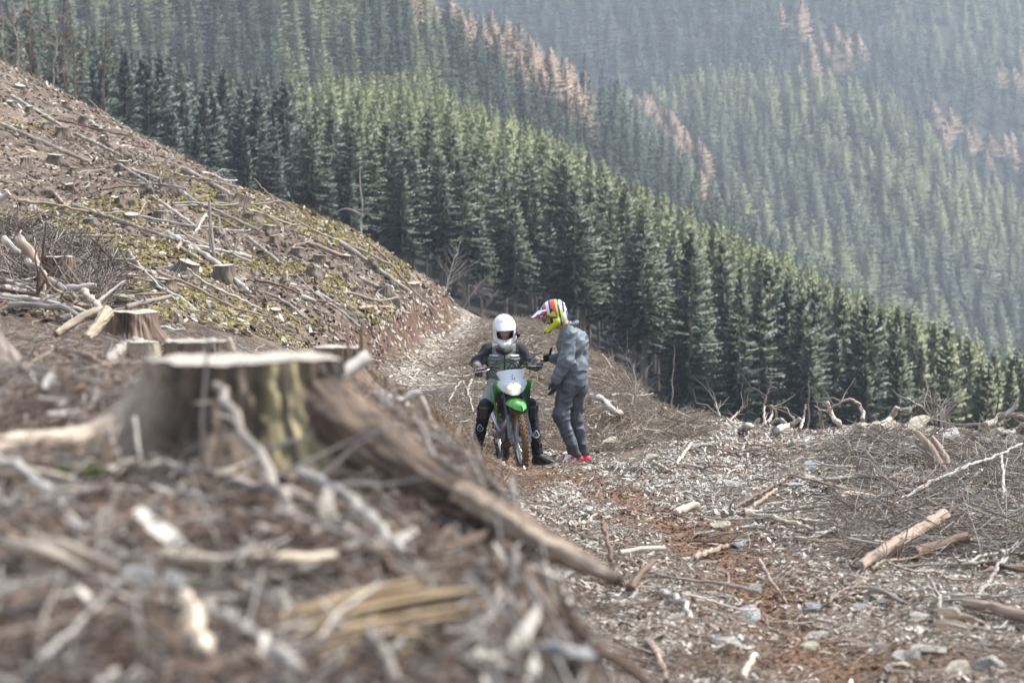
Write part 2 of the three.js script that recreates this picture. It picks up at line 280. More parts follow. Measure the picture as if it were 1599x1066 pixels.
{
  // tall trees along the near edge and the nearest few rows are things of their own, the rest of each wood is one mass
  const kinds = {
    full: [0, 1, 2, 3].map((k) => conifer(100 + k, { H: 13, R: 2.9, bare: 0.03, whorls: 46, per: 8, sprays: 14 })),
    bare: [0, 1, 2].map((k) => conifer(200 + k, { H: 13, R: 2.5, bare: 0.42, whorls: 32, per: 7, sprays: 12, thin: 0.12 })),
  };
  const trunks = { full: pole(12.2, 0.17, 0.02, 5), bare: pole(12.2, 0.19, 0.02, 6) };
  const r = rng(77), cand = [];
  const s = SLOPES[0], plant = (s, dens) => {
    const out = [], x0 = s.foot[0][0], x1 = s.foot[s.foot.length - 1][0];
    for (let t = 0; t < 1.1;) {
      const D = lerp(interp(s.foot, 900, 2), interp(s.crest, 900, 2), t), depth = interp(s.crest, 900, 2) - interp(s.foot, 900, 2);
      for (let px = x0; px < x1; px += s.step * F / D * (0.6 + 0.8 * r())) {
        const tt = t + (r() - 0.5) * s.step / depth; if (r() > dens) continue;
        out.push({ px, t: tt, p: slopePoint(s, px, clamp(tt, 0, 1.2)), h: s.tall * (0.72 + 0.52 * r()) * (s.roll === 5 ? 1.08 - 0.36 * clamp(tt) : 1), turn: r() * 6.28, k: r(), fat: 0.82 + 0.45 * r(), c: 0.65 + 0.7 * r() });
      }
      t += s.row / depth;
    }
    return out;
  };
  const near = plant(s, 0.95).sort((a, b) => b.p.z - a.p.z);
  const seen = near.filter((o) => o.px > -60 && o.px < 1660 && o.t < 0.5), fronts = seen.slice(0, 290), isFront = new Set(fronts);
  const protos = {};
  for (const o of fronts) {
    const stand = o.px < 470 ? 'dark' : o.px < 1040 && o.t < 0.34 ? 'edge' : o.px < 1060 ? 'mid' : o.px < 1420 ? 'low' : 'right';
    const look = { dark: ['dark blue-green spruce packed tight above the felled hillside', 'spruces above the felled hillside'], edge: ['spruce near the wood edge with a bare lower trunk', 'bare-trunked spruces along the wood edge'], mid: ['mid green spruce standing behind the bare-trunked edge of the wood', 'spruces behind the wood edge'], low: ['dark bushy spruce rising behind the landing of stones and branches', 'spruces behind the landing'], right: ['light green bushy spruce at the right end of the wood', 'light spruces at the right end'] }[stand];
    const kind = stand === 'edge' ? 'bare' : 'full', list = kinds[kind], v = Math.floor(o.k * list.length), id = kind + v;
    let g;
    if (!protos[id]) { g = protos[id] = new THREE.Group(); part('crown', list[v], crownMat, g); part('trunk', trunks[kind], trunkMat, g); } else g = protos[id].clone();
    g.children[0].material = crowns[stand === 'dark' ? 0 : stand === 'right' ? 3 : o.t > 0.2 + 0.15 * (1 - o.c) ? 3 : o.t > 0.08 ? 2 : 1];  // left trees painted as if shaded, rows higher up as if sunlit
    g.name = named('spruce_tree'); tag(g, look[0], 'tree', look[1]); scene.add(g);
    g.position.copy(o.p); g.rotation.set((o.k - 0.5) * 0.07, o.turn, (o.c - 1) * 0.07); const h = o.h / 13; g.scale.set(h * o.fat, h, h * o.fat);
  }
  // everything farther back
  const far = [0, 1, 2, 3, 4].map((k) => merge([conifer(300 + k, { H: 13, R: 3.0, bare: 0.08, whorls: 24, per: 7, sprays: 7, size: 1.35 })]));
  const larch = [0, 1].map((k) => conifer(400 + k, { H: 12, R: 3.5, bare: 0.1, whorls: 24, per: 9, sprays: 9, sag: 0.0, size: 1.0 }));
  const rest = near.filter((o) => !isFront.has(o));
  const woods = [['near_spruce_wood', 'mass of spruces climbing the near slope behind the wood edge', rest, 0]];
  SLOPES.slice(1).forEach((q, i) => woods.push([['spur_spruce_wood', 'middle_spruce_wood', 'far_spruce_wood'][i], ['dark spruces and tan larches on the spur above the near wood', 'hazy pale green spruces covering the wide middle slope', 'blue hazy spruces on the farthest slope at the top'][i], plant(q, 0.95), i + 1]));
  // crown tone varies by patch; shade on spurs and sun on slopes painted in
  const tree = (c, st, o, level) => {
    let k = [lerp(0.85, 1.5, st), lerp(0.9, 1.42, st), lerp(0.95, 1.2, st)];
    if (level === 1) k = o.px > 690 || (o.px > 300 && o.px < 430) || (o.px > 560 && o.px < 640) ? [0.6, 0.72, 0.72] : [1.7, 1.65, 1.35];  // spur faces turned from the sun darkened, the rest brightened as lit
    if (level === 0) k = o.px < 455 + 60 * (o.k - 0.5) ? [0.62, 0.74, 0.72] : mix3([0.95, 1.0, 0.95], [2.25, 2.1, 1.55], smooth(0.12, 0.55, o.t + 0.12 * (o.c - 1)));  // shade painted on the left, sunlight growing up the slope to the crest
    if (level === 2) k = [k[0] * 1.5, k[1] * 1.5, k[2] * 1.5];  // whole slope brightened to look sunlit
    if (level === 3) k = o.px < 1330 + 60 * st || o.t < 0.3 ? [0.62, 0.72, 0.78] : [1.6, 1.6, 1.5];  // shaded part painted dark, upper right painted as lit
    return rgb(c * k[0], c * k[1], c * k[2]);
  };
  const M4 = new THREE.Matrix4(), Q = new THREE.Quaternion(), UPV = V(0, 1, 0);
  for (const [name, label, list, level] of woods) {
    const g = new THREE.Group(); g.name = name; scene.add(g); tag(g, label, 'wood', null, 'stuff');
    const bins = far.map(() => []), lbins = larch.map(() => []);
    for (const o of list) {
      const py = 330 + (EYE - o.p.y) * F / -o.p.z, n = fbm(o.p.x * 0.03, o.p.z * 0.03, 3, 91);
      let orange = false;
      const mid = py - o.h * 0.5 * F / -o.p.z;
      if (level === 1) orange = (o.px > 615 && o.px < 915 && Math.abs(mid - interp([[620, -35], [700, 5], [800, 72], [910, 165]], o.px)) < 20 + 22 * n) || (o.px > 945 && o.px < 1115 && Math.abs(mid - (122 + (o.px - 960) * 1.12)) < 10 + 20 * n);
      if (level === 2) orange = o.px > 930 && o.px < 1110 && o.t > 0.2 && Math.abs(mid - (118 + (o.px - 960) * 1.05)) < 20;
      if (level === 3) orange = Math.hypot((o.px - 1290) / 50, (mid - 82) / 34) < 0.75 + 0.5 * n || Math.hypot((o.px - 1600) / 46, (mid - 110) / 30) < 0.75 + 0.5 * n || (o.px > 1455 && Math.abs(mid - (200 + (o.px - 1480) * 0.42)) < 16 + 14 * n) || Math.hypot((o.px - 1235) / 34, (mid - 28) / 14) < 1;
      if (orange) lbins[o.k < 0.5 ? 0 : 1].push(o); else bins[Math.floor(o.k * bins.length)].push(o);
    }
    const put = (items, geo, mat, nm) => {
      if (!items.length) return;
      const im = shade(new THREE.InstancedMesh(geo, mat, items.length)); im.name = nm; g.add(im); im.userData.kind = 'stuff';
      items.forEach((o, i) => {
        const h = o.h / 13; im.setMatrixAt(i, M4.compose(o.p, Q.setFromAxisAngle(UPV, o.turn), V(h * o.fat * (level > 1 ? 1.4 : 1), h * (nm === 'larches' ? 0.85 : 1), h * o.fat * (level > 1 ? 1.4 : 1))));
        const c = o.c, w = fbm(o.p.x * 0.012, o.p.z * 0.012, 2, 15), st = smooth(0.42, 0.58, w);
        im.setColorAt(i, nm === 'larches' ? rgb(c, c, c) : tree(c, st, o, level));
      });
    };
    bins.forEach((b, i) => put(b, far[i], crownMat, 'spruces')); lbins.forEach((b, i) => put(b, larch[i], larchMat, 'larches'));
    console.log(name, list.length);
  }
  console.log('front', fronts.length, 'far D', fronts.length && -fronts[fronts.length - 1].p.z);
}
// ---------------------------------------------------------------- stumps, logs, branches, stones
const grainTex = tex(256, (u, v) => { const a = wfbm(u, v, 4, 3, 11); return 0.3 + 0.45 * noise2(u * 48 + 4 * a, v * 5, 0, 5) + 0.35 * (a - 0.3); });
const woodTint = tex(256, (u, v) => { const a = wfbm(u, v, 4, 5, 12), b = noise2(u * 40 + 3 * a, v * 6, 0, 8), s = 0.45 + 0.6 * (a - 0.3) + 0.5 * (b - 0.3); return [s, s * 0.97, s * 0.93]; });
const lumber = (c, k = 1) => std({ color: rgb(c[0] * 1.55, c[1] * 1.55, c[2] * 1.55), map: rep(woodTint, 2, 0.9), bumpMap: rep(grainTex, 3, 0.7), bumpScale: 0.006 * k, roughness: 0.88 });
const M = {
  grey: lumber([0.29, 0.26, 0.23]), silver: lumber([0.42, 0.395, 0.365]), brown: lumber([0.15, 0.1, 0.072]), gold: lumber([0.42, 0.32, 0.2]), umber: lumber([0.085, 0.06, 0.045]), pale: lumber([0.5, 0.435, 0.35]), tan: lumber([0.29, 0.225, 0.18]),
  bark: std({ vertexColors: true, color: rgb(1.7, 1.7, 1.7), map: rep(woodTint, 1.6, 0.8), bumpMap: rep(barkTex, 2.5, 1.2), bumpScale: 0.03, roughness: 0.95 }),
  rings: std({ vertexColors: true, roughness: 0.85, bumpMap: rep(soilBump, 3, 3), bumpScale: 0.006 }),
  stone: std({ color: rgb(0.62, 0.6, 0.56), map: rep(soilTint, 1.2, 1.2), bumpMap: rep(soilBump, 1.5, 1.5), bumpScale: 0.02, roughness: 0.9 }),
  slate: std({ color: rgb(0.43, 0.44, 0.445), map: rep(soilTint, 1.5, 1.5), bumpMap: rep(soilBump, 1.5, 1.5), bumpScale: 0.015, roughness: 0.75 }),
  buff: std({ color: rgb(0.78, 0.7, 0.55), map: rep(soilTint, 1.2, 1.2), bumpMap: rep(soilBump, 1.5, 1.5), bumpScale: 0.02, roughness: 0.9 }),
  moss: std({ color: rgb(0.13, 0.17, 0.03), bumpMap: rep(soilBump, 4, 4), bumpScale: 0.05, roughness: 1 }),
};
function paint(g, fn) { // vertex colours from position and normal
  const p = g.attributes.position, n = g.attributes.normal, c = new Float32Array(p.count * 3), a = V(), b = V();
  for (let i = 0; i < p.count; i++) { a.fromBufferAttribute(p, i); if (n) b.fromBufferAttribute(n, i); c.set(fn(a, b, i), i * 3); }
  g.setAttribute('color', new THREE.BufferAttribute(c, 3)); return g;
}
// a stump: bark wall with root flares round a sawn top. lobes: [bearing, reach, width]
function stumpGeo({ R = 0.25, H = 0.4, lobes = [], seed = 1, sides = 72, rows = 22, sink = 0.15, oval = 1, tilt = [0, 0], tint, pith = [0, 0] }) {
  const pos = [], uv = [], idx = [], topR = [];
  const rad = (a, y) => { // y 1 at the top, 0 at the ground
    let r = R * (1 + 0.07 * (noise2(Math.cos(a) * 1.6 + 7, Math.sin(a) * 1.6 + seed, 0, 3) - 0.5) * 2 + 0.035 * (noise2(a * 9, y * 3, 0, seed) - 0.5));
    y = clamp(y); const low = Math.pow(1 - y, 2.4);
    r += R * 0.22 * low;
    for (const [b, reach, w] of lobes) { let d = Math.abs(((a - b + 9.42478) % 6.28319) - 3.14159); r += reach * Math.exp(-((d / w) ** 2)) * (0.06 + 0.94 * Math.pow(1 - y, 2.1)); }
    return r;
  };
  for (let j = 0; j <= rows; j++) for (let i = 0; i <= sides; i++) {
    const a = i / sides * 6.28319, y = 1 - j / rows * (1 + sink / H), r = rad(i === sides ? 0 : a, y), rough = (noise2((i % sides) * 0.9, j * 0.55, 0, seed + 9) - 0.5) * 0.03 * (R / 0.25) * (j ? 1 : 0.4);
    const x = Math.cos(a) * (r + rough), z = Math.sin(a) * (r + rough) * oval, lip = R * 0.09 * (noise2(Math.cos(a) * 2.3 + 3, Math.sin(a) * 2.3 + seed, 0, 6) - 0.5) + R * 0.025 * (noise2((i % sides) * 0.5, seed, 0, 2) - 0.5); pos.push(x, y * H + (y > 0.99 ? tilt[0] * x + tilt[1] * z + lip : 0), z); uv.push(i / sides * R * 6.28, y * H);
    if (j === 0) topR.push([x, y * H + tilt[0] * x + tilt[1] * z + lip, z]);
  }
  const w = sides + 1; for (let j = 0; j < rows; j++) for (let i = 0; i < sides; i++) { const a = j * w + i; idx.push(a, a + 1, a + w, a + 1, a + w + 1, a + w); }
  const g = new THREE.BufferGeometry(); g.setAttribute('position', new THREE.Float32BufferAttribute(pos, 3)); g.setAttribute('uv', new THREE.Float32BufferAttribute(uv, 2)); g.setIndex(idx); g.computeVertexNormals();
  paint(g, tint ?? ((p) => { const n = fbm(p.x * 9 + seed, p.y * 5 + p.z * 9, 3, seed); return mix3([0.085, 0.062, 0.046], [0.24, 0.195, 0.15], smooth(0.25, 0.75, n)); }));
  // sawn face with growth rings
  const tp = [], ti = [], tu = [], NR = 22, cx = pith[0], cz = pith[1];
  for (let k = 0; k <= NR; k++) for (let i = 0; i <= sides; i++) { const t = k / NR, q = topR[i]; tp.push(lerp(cx, q[0], t * 0.995), lerp(H + tilt[0] * cx + tilt[1] * cz, q[1], t) + 0.004 + 0.006 * noise2(q[0] * t * 40, q[2] * t * 40, 0, seed) * (k < NR ? 1 : 0), lerp(cz, q[2], t * 0.995)); tu.push(q[0] * t, q[2] * t); if (k && i) { const o = k * w + i; ti.push(o - w - 1, o - w, o - 1, o - w, o, o - 1); } }
  const t = new THREE.BufferGeometry(); t.setAttribute('position', new THREE.Float32BufferAttribute(tp, 3)); t.setAttribute('uv', new THREE.Float32BufferAttribute(tu, 2)); t.setIndex(ti); t.computeVertexNormals();
  paint(t, (p) => { const d = Math.hypot(p.x - cx, p.z - cz) / R, ring = 0.5 + 0.5 * Math.sin(d * 60 + 3 * noise2(p.x * 8, p.z * 8)), n = fbm(p.x * 10, p.z * 10, 3, seed); return mix3(mix3([0.42, 0.375, 0.31], [0.33, 0.285, 0.225], ring * 0.6), [0.27, 0.25, 0.215], smooth(0.35, 0.7, n)); });
  return [g, t];
}
function stump(name, label, category, group, pos, opt) {
  const o = thing(name, label, category, pos, group), [b, t] = stumpGeo(opt);
  part('bark', b, M.bark, o); part('sawn_top', t, M.rings, o); return o;
}
// wandering, tapering branch through points, with side twigs
function branchGeo(pts, r0, r1, seed, { wob = 0.12, twigs = 0, sides = 7, len = 0.35 } = {}) {
  const r = rng(seed), curve = new THREE.CatmullRomCurve3(pts, false, 'catmullrom', 0.5), L = curve.getLength(), n = Math.max(5, Math.min(40, Math.round(L / (r0 * 3.5)))), path = [];
  for (let i = 0; i <= n; i++) { const p = curve.getPoint(i / n), k = wob * Math.min(1, L) * 0.18; path.push(p.add(V((r() - 0.5) * k, (r() - 0.5) * k, (r() - 0.5) * k))); }
  const knots = Array.from({ length: n + 1 }, () => 0.86 + 0.3 * r());
  const list = [tube(path, (t) => lerp(r0, r1, Math.pow(t, 0.9)) * knots[Math.round(t * n)], sides, 0.14, seed)];
  for (let k = 0; k < twigs; k++) {
    const i = 1 + Math.floor(r() * (n - 1)), p = path[i], dir = V(r() - 0.5, r() * 0.7 - 0.1, r() - 0.5).normalize().addScaledVector(V().subVectors(path[Math.min(n, i + 1)], path[i - 1]).normalize(), 0.6).normalize(), l = len * (0.4 + 0.9 * r()), q = [p.clone()];
    for (let m = 1; m <= 4; m++) q.push(p.clone().addScaledVector(dir, l * m / 4).add(V((r() - 0.5), (r() - 0.5), (r() - 0.5)).multiplyScalar(l * 0.14 * m / 2)));
    const rr = lerp(r0, r1, i / n) * 0.5; list.push(tube(q, (t) => lerp(rr, rr * 0.3, t), 5, 0.1, k));
  }
  return merge(list);
}
function centred(g) { g.computeBoundingBox(); const c = g.boundingBox.getCenter(V()); c.y = g.boundingBox.min.y; g.translate(-c.x, -c.y, -c.z); return c; }
// a branch through photograph points: [x, y, lift] meets the ground there, [x, y, 0, D] floats at distance D
function branch(label, spots, r0, r1, mat, seed, o = {}) {
  const given = spots.find((q) => q[3])?.[3]; const pts = spots.map(([px, py, up = 0, D]) => { if (D) return P(px, py, D); const p = hit(px, py, o.from); if (given && Math.abs(-p.z - given) > 0.12 * given) { const q = P(px, py, given); q.y = Math.min(q.y, ground(q.x, q.z) + up); return q; } p.y += up + (r0 + r1) * 0.35; return p; });
  const g = branchGeo(pts, r0, r1, seed, o), c = centred(g), m = solo(o.name ?? 'branch', g, mat, label, o.category ?? 'branch', o.group); m.position.copy(c); return m;
}
function stoneGeo(w, h, d, seed, flat = 0.5) { // an angular broken stone
  const r = rng(seed), g = new THREE.IcosahedronGeometry(1, 3), p = g.attributes.position, planes = Array.from({ length: 14 }, () => [V(r() - 0.5, (r() - 0.5) * (1 + flat * 2), r() - 0.5).normalize(), 0.42 + 0.25 * r()]);
  for (let i = 0; i < p.count; i++) { const v = V().fromBufferAttribute(p, i); for (const [n, o] of planes) { const e = v.dot(n) - o; if (e > 0) v.addScaledVector(n, -e * 0.96); } v.multiplyScalar(1 + 0.05 * (noise3(v.x * 3 + seed, v.y * 3, v.z * 3) - 0.5)); p.setXYZ(i, v.x * w, v.y * h, v.z * d); }
  g.computeVertexNormals(); return toCreasedNormals(g, 0.35);
}
function stone(label, px, py, w, h, mat, seed, turn = [0, 0, 0], o = {}) {
  const p = o.D ? P(px, py, o.D) : hit(px, py), g = stoneGeo(w / 2, h / 2, (o.deep ?? w * 0.8) / 2, seed); g.rotateX(turn[0]); g.rotateZ(turn[2]); g.rotateY(turn[1]);
  const m = solo(o.name ?? 'stone', g, mat, label, o.category ?? 'stone', o.group); m.position.copy(p); m.position.y += h * (o.up ?? 0.25); return m;
}
// a jagged split piece of timber along +x
function splinterGeo(L, w, h, seed, n = 9) {
  const r = rng(seed), list = [];
  for (let k = 0; k < n; k++) {
    const a = (k / n - 0.5) * w, l = L * (0.55 + 0.45 * r()), y = (r() - 0.5) * h, t = w / n * 1.3, pos = [V(-L / 2 + r() * L * 0.2, y, a), V(0, y + h * 0.2 * r(), a + (r() - 0.5) * t), V(-L / 2 + l, y + h * 0.3 * (r() - 0.3), a + (r() - 0.5) * t * 2)];
    const c = new THREE.CatmullRomCurve3(pos), q = c.getPoints(7); list.push(tube(q, (s) => (0.55 + 0.45 * Math.sin(3.1 * (0.25 + 0.75 * s))) * t * 0.62 * (s > 0.9 ? 0.3 : 1), 5, 0.3, seed + k));
  }
  return merge(list);
}

// ---- the nearest stump, filling the left foreground
{
  const c = P(384, 562, 5.2), H = c.y - ground(c.x, c.z) + 0.03, o = thing('tree_stump', 'large blurred stump nearest the camera, with flaring roots and a flat sawn top', 'stump', V(c.x, c.y - H, c.z));
  const tint = (p) => {
    const n = fbm(p.x * 10, p.y * 4 + p.z * 7, 4, 5), a = Math.atan2(p.z, p.x), streak = fbm(a * 8, p.y * 1.2, 3, 8); let k = mix3([0.035, 0.026, 0.02], [0.155, 0.115, 0.086], smooth(0.35, 0.68, n * 0.5 + streak * 0.5));
    const strip = Math.exp(-(((a - 1.02) / 0.24) ** 2)) * smooth(-0.2, 0.1, p.y); k = mix3(k, mix3([0.24, 0.21, 0.1], [0.4, 0.345, 0.22], streak), strip * 0.95);
    const gap = Math.exp(-(((a - 1.04) / 0.05) ** 2)) * smooth(0.3, 0.2, p.y); k = mix3(k, [0.04, 0.035, 0.03], gap);
    const old = Math.exp(-(((a - 2.75) / 0.5) ** 2)); k = mix3(k, mix3([0.12, 0.096, 0.07], [0.4, 0.335, 0.255], n), old * 0.7);
    return k;
  };
  const [b, t] = stumpGeo({ R: 0.208, H, seed: 4, sides: 120, rows: 40, sink: 0.3, tint, tilt: [0.012, 0], lobes: [[0.35, 0.22, 0.5], [2.8, 0.5, 0.3], [1.75, 0.12, 0.3], [4.2, 0.3, 0.5], [5.4, 0.25, 0.4]] });
  part('bark', b, M.bark, o); part('sawn_top', t, M.rings, o);
  const at = (px, py, D) => P(px, py, D).sub(o.position);
  const root = (pts, r0, r1, col, seed, label) => { const g = tube(new THREE.CatmullRomCurve3(pts).getPoints(26), (t) => lerp(r0, r1, t), 18, 0.2, seed); paint(g, (p) => mix3(col[0], col[1], smooth(0.3, 0.7, fbm(p.x * 9, p.y * 9 + p.z * 6, 3, seed)))); return part('root', g, M.bark, o, label); };
  root([at(490, 640, 5.15), at(556, 690, 5.06), at(640, 744, 4.96), at(730, 792, 4.86), at(810, 832, 4.78), at(885, 866, 4.7), at(968, 909, 4.6)], 0.105, 0.014, [[0.05, 0.036, 0.028], [0.15, 0.108, 0.08]], 3, 'long brown root running down to the right');
  root([at(715, 768, 4.83), at(770, 800, 4.78), at(830, 838, 4.72), at(890, 868, 4.66), at(958, 903, 4.57)], 0.03, 0.016, [[0.25, 0.2, 0.155], [0.42, 0.36, 0.29]], 13, 'pale bared edge along the right root');
  root([at(300, 640, 5.2), at(250, 655, 5.15), at(195, 672, 5.1), at(120, 686, 5.02), at(30, 692, 4.9), at(-60, 704, 4.7)], 0.042, 0.02, [[0.2, 0.16, 0.125], [0.42, 0.36, 0.29]], 7, 'pale root spreading to the left');
}
// ---- stumps behind it on the bank
const yellowish = (s) => (p) => { const n = fbm(p.x * 9 + s, p.y * 4 + p.z * 9, 4, s); return mix3([0.07, 0.05, 0.04], [0.23, 0.165, 0.125], smooth(0.25, 0.75, n)); };
{
  const a = P(202, 487, 14.2), ha = a.y - ground(a.x, a.z), s = stump('tree_stump', 'broad sawn stump with an arched buttress root on its left, below the branch heap', 'stump', null, V(a.x, a.y - ha, a.z), { R: 0.19, H: ha, seed: 11, sink: 0.3, tint: yellowish(2), lobes: [[2.6, 0.1, 0.25], [0.4, 0.08, 0.4]] });
  const q = [P(158, 484, 14.1), P(130, 494, 14.0), P(105, 510, 13.9), P(86, 522, 13.8)].map((p) => p.sub(s.position)); part('root', paint(tube(new THREE.CatmullRomCurve3(q).getPoints(14), (t) => lerp(0.035, 0.025, t), 9, 0.2, 5), () => [0.32, 0.27, 0.21]), M.bark, s);
  const q2 = [P(166, 486, 14.0), P(158, 500, 13.9), P(146, 516, 13.8), P(134, 528, 13.7)].map((p) => p.sub(s.position)); part('root', paint(tube(new THREE.CatmullRomCurve3(q2).getPoints(14), (t) => lerp(0.045, 0.03, t), 9, 0.2, 6), () => [0.36, 0.3, 0.22]), M.bark, s);
  const b = P(93, 401, 19.5), hb = Math.max(0.35, b.y - ground(b.x, b.z)); stump('tree_stump', 'tall brown stump standing behind the branch heap at the left', 'stump', null, V(b.x, b.y - hb, b.z), { R: 0.14, H: hb, seed: 12, sink: 0.3, tint: yellowish(3), lobes: [[0.3, 0.12, 0.4], [3, 0.1, 0.4]] });
  const c = P(307, 533, 9.4), hc = Math.max(0.25, c.y - ground(c.x, c.z)); stump('tree_stump', 'low sawn stump just behind the left part of the nearest stump', 'stump', null, V(c.x, c.y - hc, c.z), { R: 0.128, H: hc, seed: 13, sink: 0.2, tint: yellowish(4), lobes: [[2.9, 0.2, 0.25], [0.5, 0.08, 0.4]] });
  const d = P(223, 535, 11.2), hd = Math.max(0.12, d.y - ground(d.x, d.z)); stump('tree_stump', 'small pale grey stump between the two larger stumps on the bank', 'stump', null, V(d.x, d.y - hd, d.z), { R: 0.085, H: hd, seed: 14, sink: 0.2, lobes: [[2.8, 0.07, 0.3], [0.2, 0.06, 0.4]], tint: (p) => mix3([0.22, 0.18, 0.14], [0.42, 0.37, 0.3], fbm(p.x * 14, p.y * 10, 3, 7)) });
  const e = P(523, 543, 10.4), he = Math.max(0.3, e.y - ground(e.x, e.z)), S = stump('tree_stump', 'stump with an upright splinter at its right edge, behind the nearest stump', 'stump', null, V(e.x, e.y - he, e.z), { R: 0.105, H: he, seed: 15, sink: 0.3, tint: yellowish(6), lobes: [[0.15, 0.26, 0.35], [2.8, 0.08, 0.4]] });
  const sp = new THREE.ConeGeometry(0.02, 0.235, 5, 6); sp.scale(1, 1, 0.5); sp.translate(0, 0.118, 0); const p = P(565, 553, 10.35).sub(S.position); sp.translate(p.x, p.y - 0.02, p.z); part('splinter', sp, M.tan, S, 'upright pointed splinter');
  const sp2 = new THREE.ConeGeometry(0.014, 0.07, 5, 3); const p2 = P(544, 543, 10.35).sub(S.position); sp2.translate(p2.x, p2.y + 0.03, p2.z); part('splinter', sp2, M.tan, S, 'short splinter');
  const f = P(-62, 462, 9.6), hf = Math.max(0.3, f.y - ground(f.x, f.z)); stump('tree_stump', 'grey stump flank cut off by the left edge, in front of the branch heap', 'stump', null, V(f.x, f.y - hf, f.z), { R: 0.12, H: hf, seed: 16, sink: 0.3, lobes: [[0.35, 0.3, 0.6], [2.8, 0.08, 0.4]], tint: (p) => mix3([0.09, 0.075, 0.066], [0.22, 0.19, 0.165], fbm(p.x * 9, p.y * 5, 3, 9)) });
}
// ---- stumps scattered over the felled hillside, all of one kind: three shapes turned and sized differently
{
  const shapes = [0, 1, 2].map((k) => stumpGeo({ R: 0.125, H: 0.2, seed: 30 + k, sides: 26, rows: 10, sink: 0.3, lobes: [[k * 1.3, 0.14, 0.3], [2.2 + k, 0.16, 0.25], [4 + k * 0.6, 0.15, 0.3]], tint: (p) => mix3([0.045, 0.034, 0.027], [0.2, 0.165, 0.135], fbm(p.x * 8 + k, p.y * 8 + p.z * 5, 3, 3)) }));
  const protos = shapes.map(([b, t]) => { const g = new THREE.Group(); part('bark', b, M.bark, g); part('sawn_top', t, M.rings, g); return g; });
  const r = rng(5), spots = [[15, 165], [30, 140], [55, 232], [45, 175], [75, 200], [98, 215], [102, 168], [150, 205], [165, 228], [128, 195], [40, 262], [115, 270], [160, 222], [190, 250], [192, 262], [228, 278], [232, 275], [110, 300], [60, 300], [260, 300], [270, 305], [250, 343], [345, 312], [348, 316], [140, 352], [190, 318], [228, 300], [205, 345], [310, 330], [258, 452], [410, 400], [420, 362], [465, 400], [500, 410], [540, 408], [548, 410], [430, 380], [375, 325], [395, 345], [470, 438], [490, 432], [545, 440], [560, 462], [600, 465], [610, 445], [430, 490], [515, 418], [580, 420], [335, 365], [290, 430], [180, 432], [85, 255], [350, 440], [645, 455]];
  for (const [px, py] of spots) {
    const p = hit(px, py, 15), k = Math.floor(r() * 3), g = protos[k].clone(); g.name = named('hillside_stump'); scene.add(g); g.position.copy(p); g.rotation.y = r() * 6.28; g.rotation.z = (r() - 0.5) * 0.35 - 0.15; g.rotation.x = (r() - 0.5) * 0.3; const s = (0.6 + 0.7 * r()) * 0.95; g.scale.set(s * (0.9 + 0.4 * r()), s * (0.55 + 0.6 * r()), s);
    tag(g, 'small weathered stump left on the felled hillside', 'stump', 'stumps scattered over the felled hillside');
  }
}
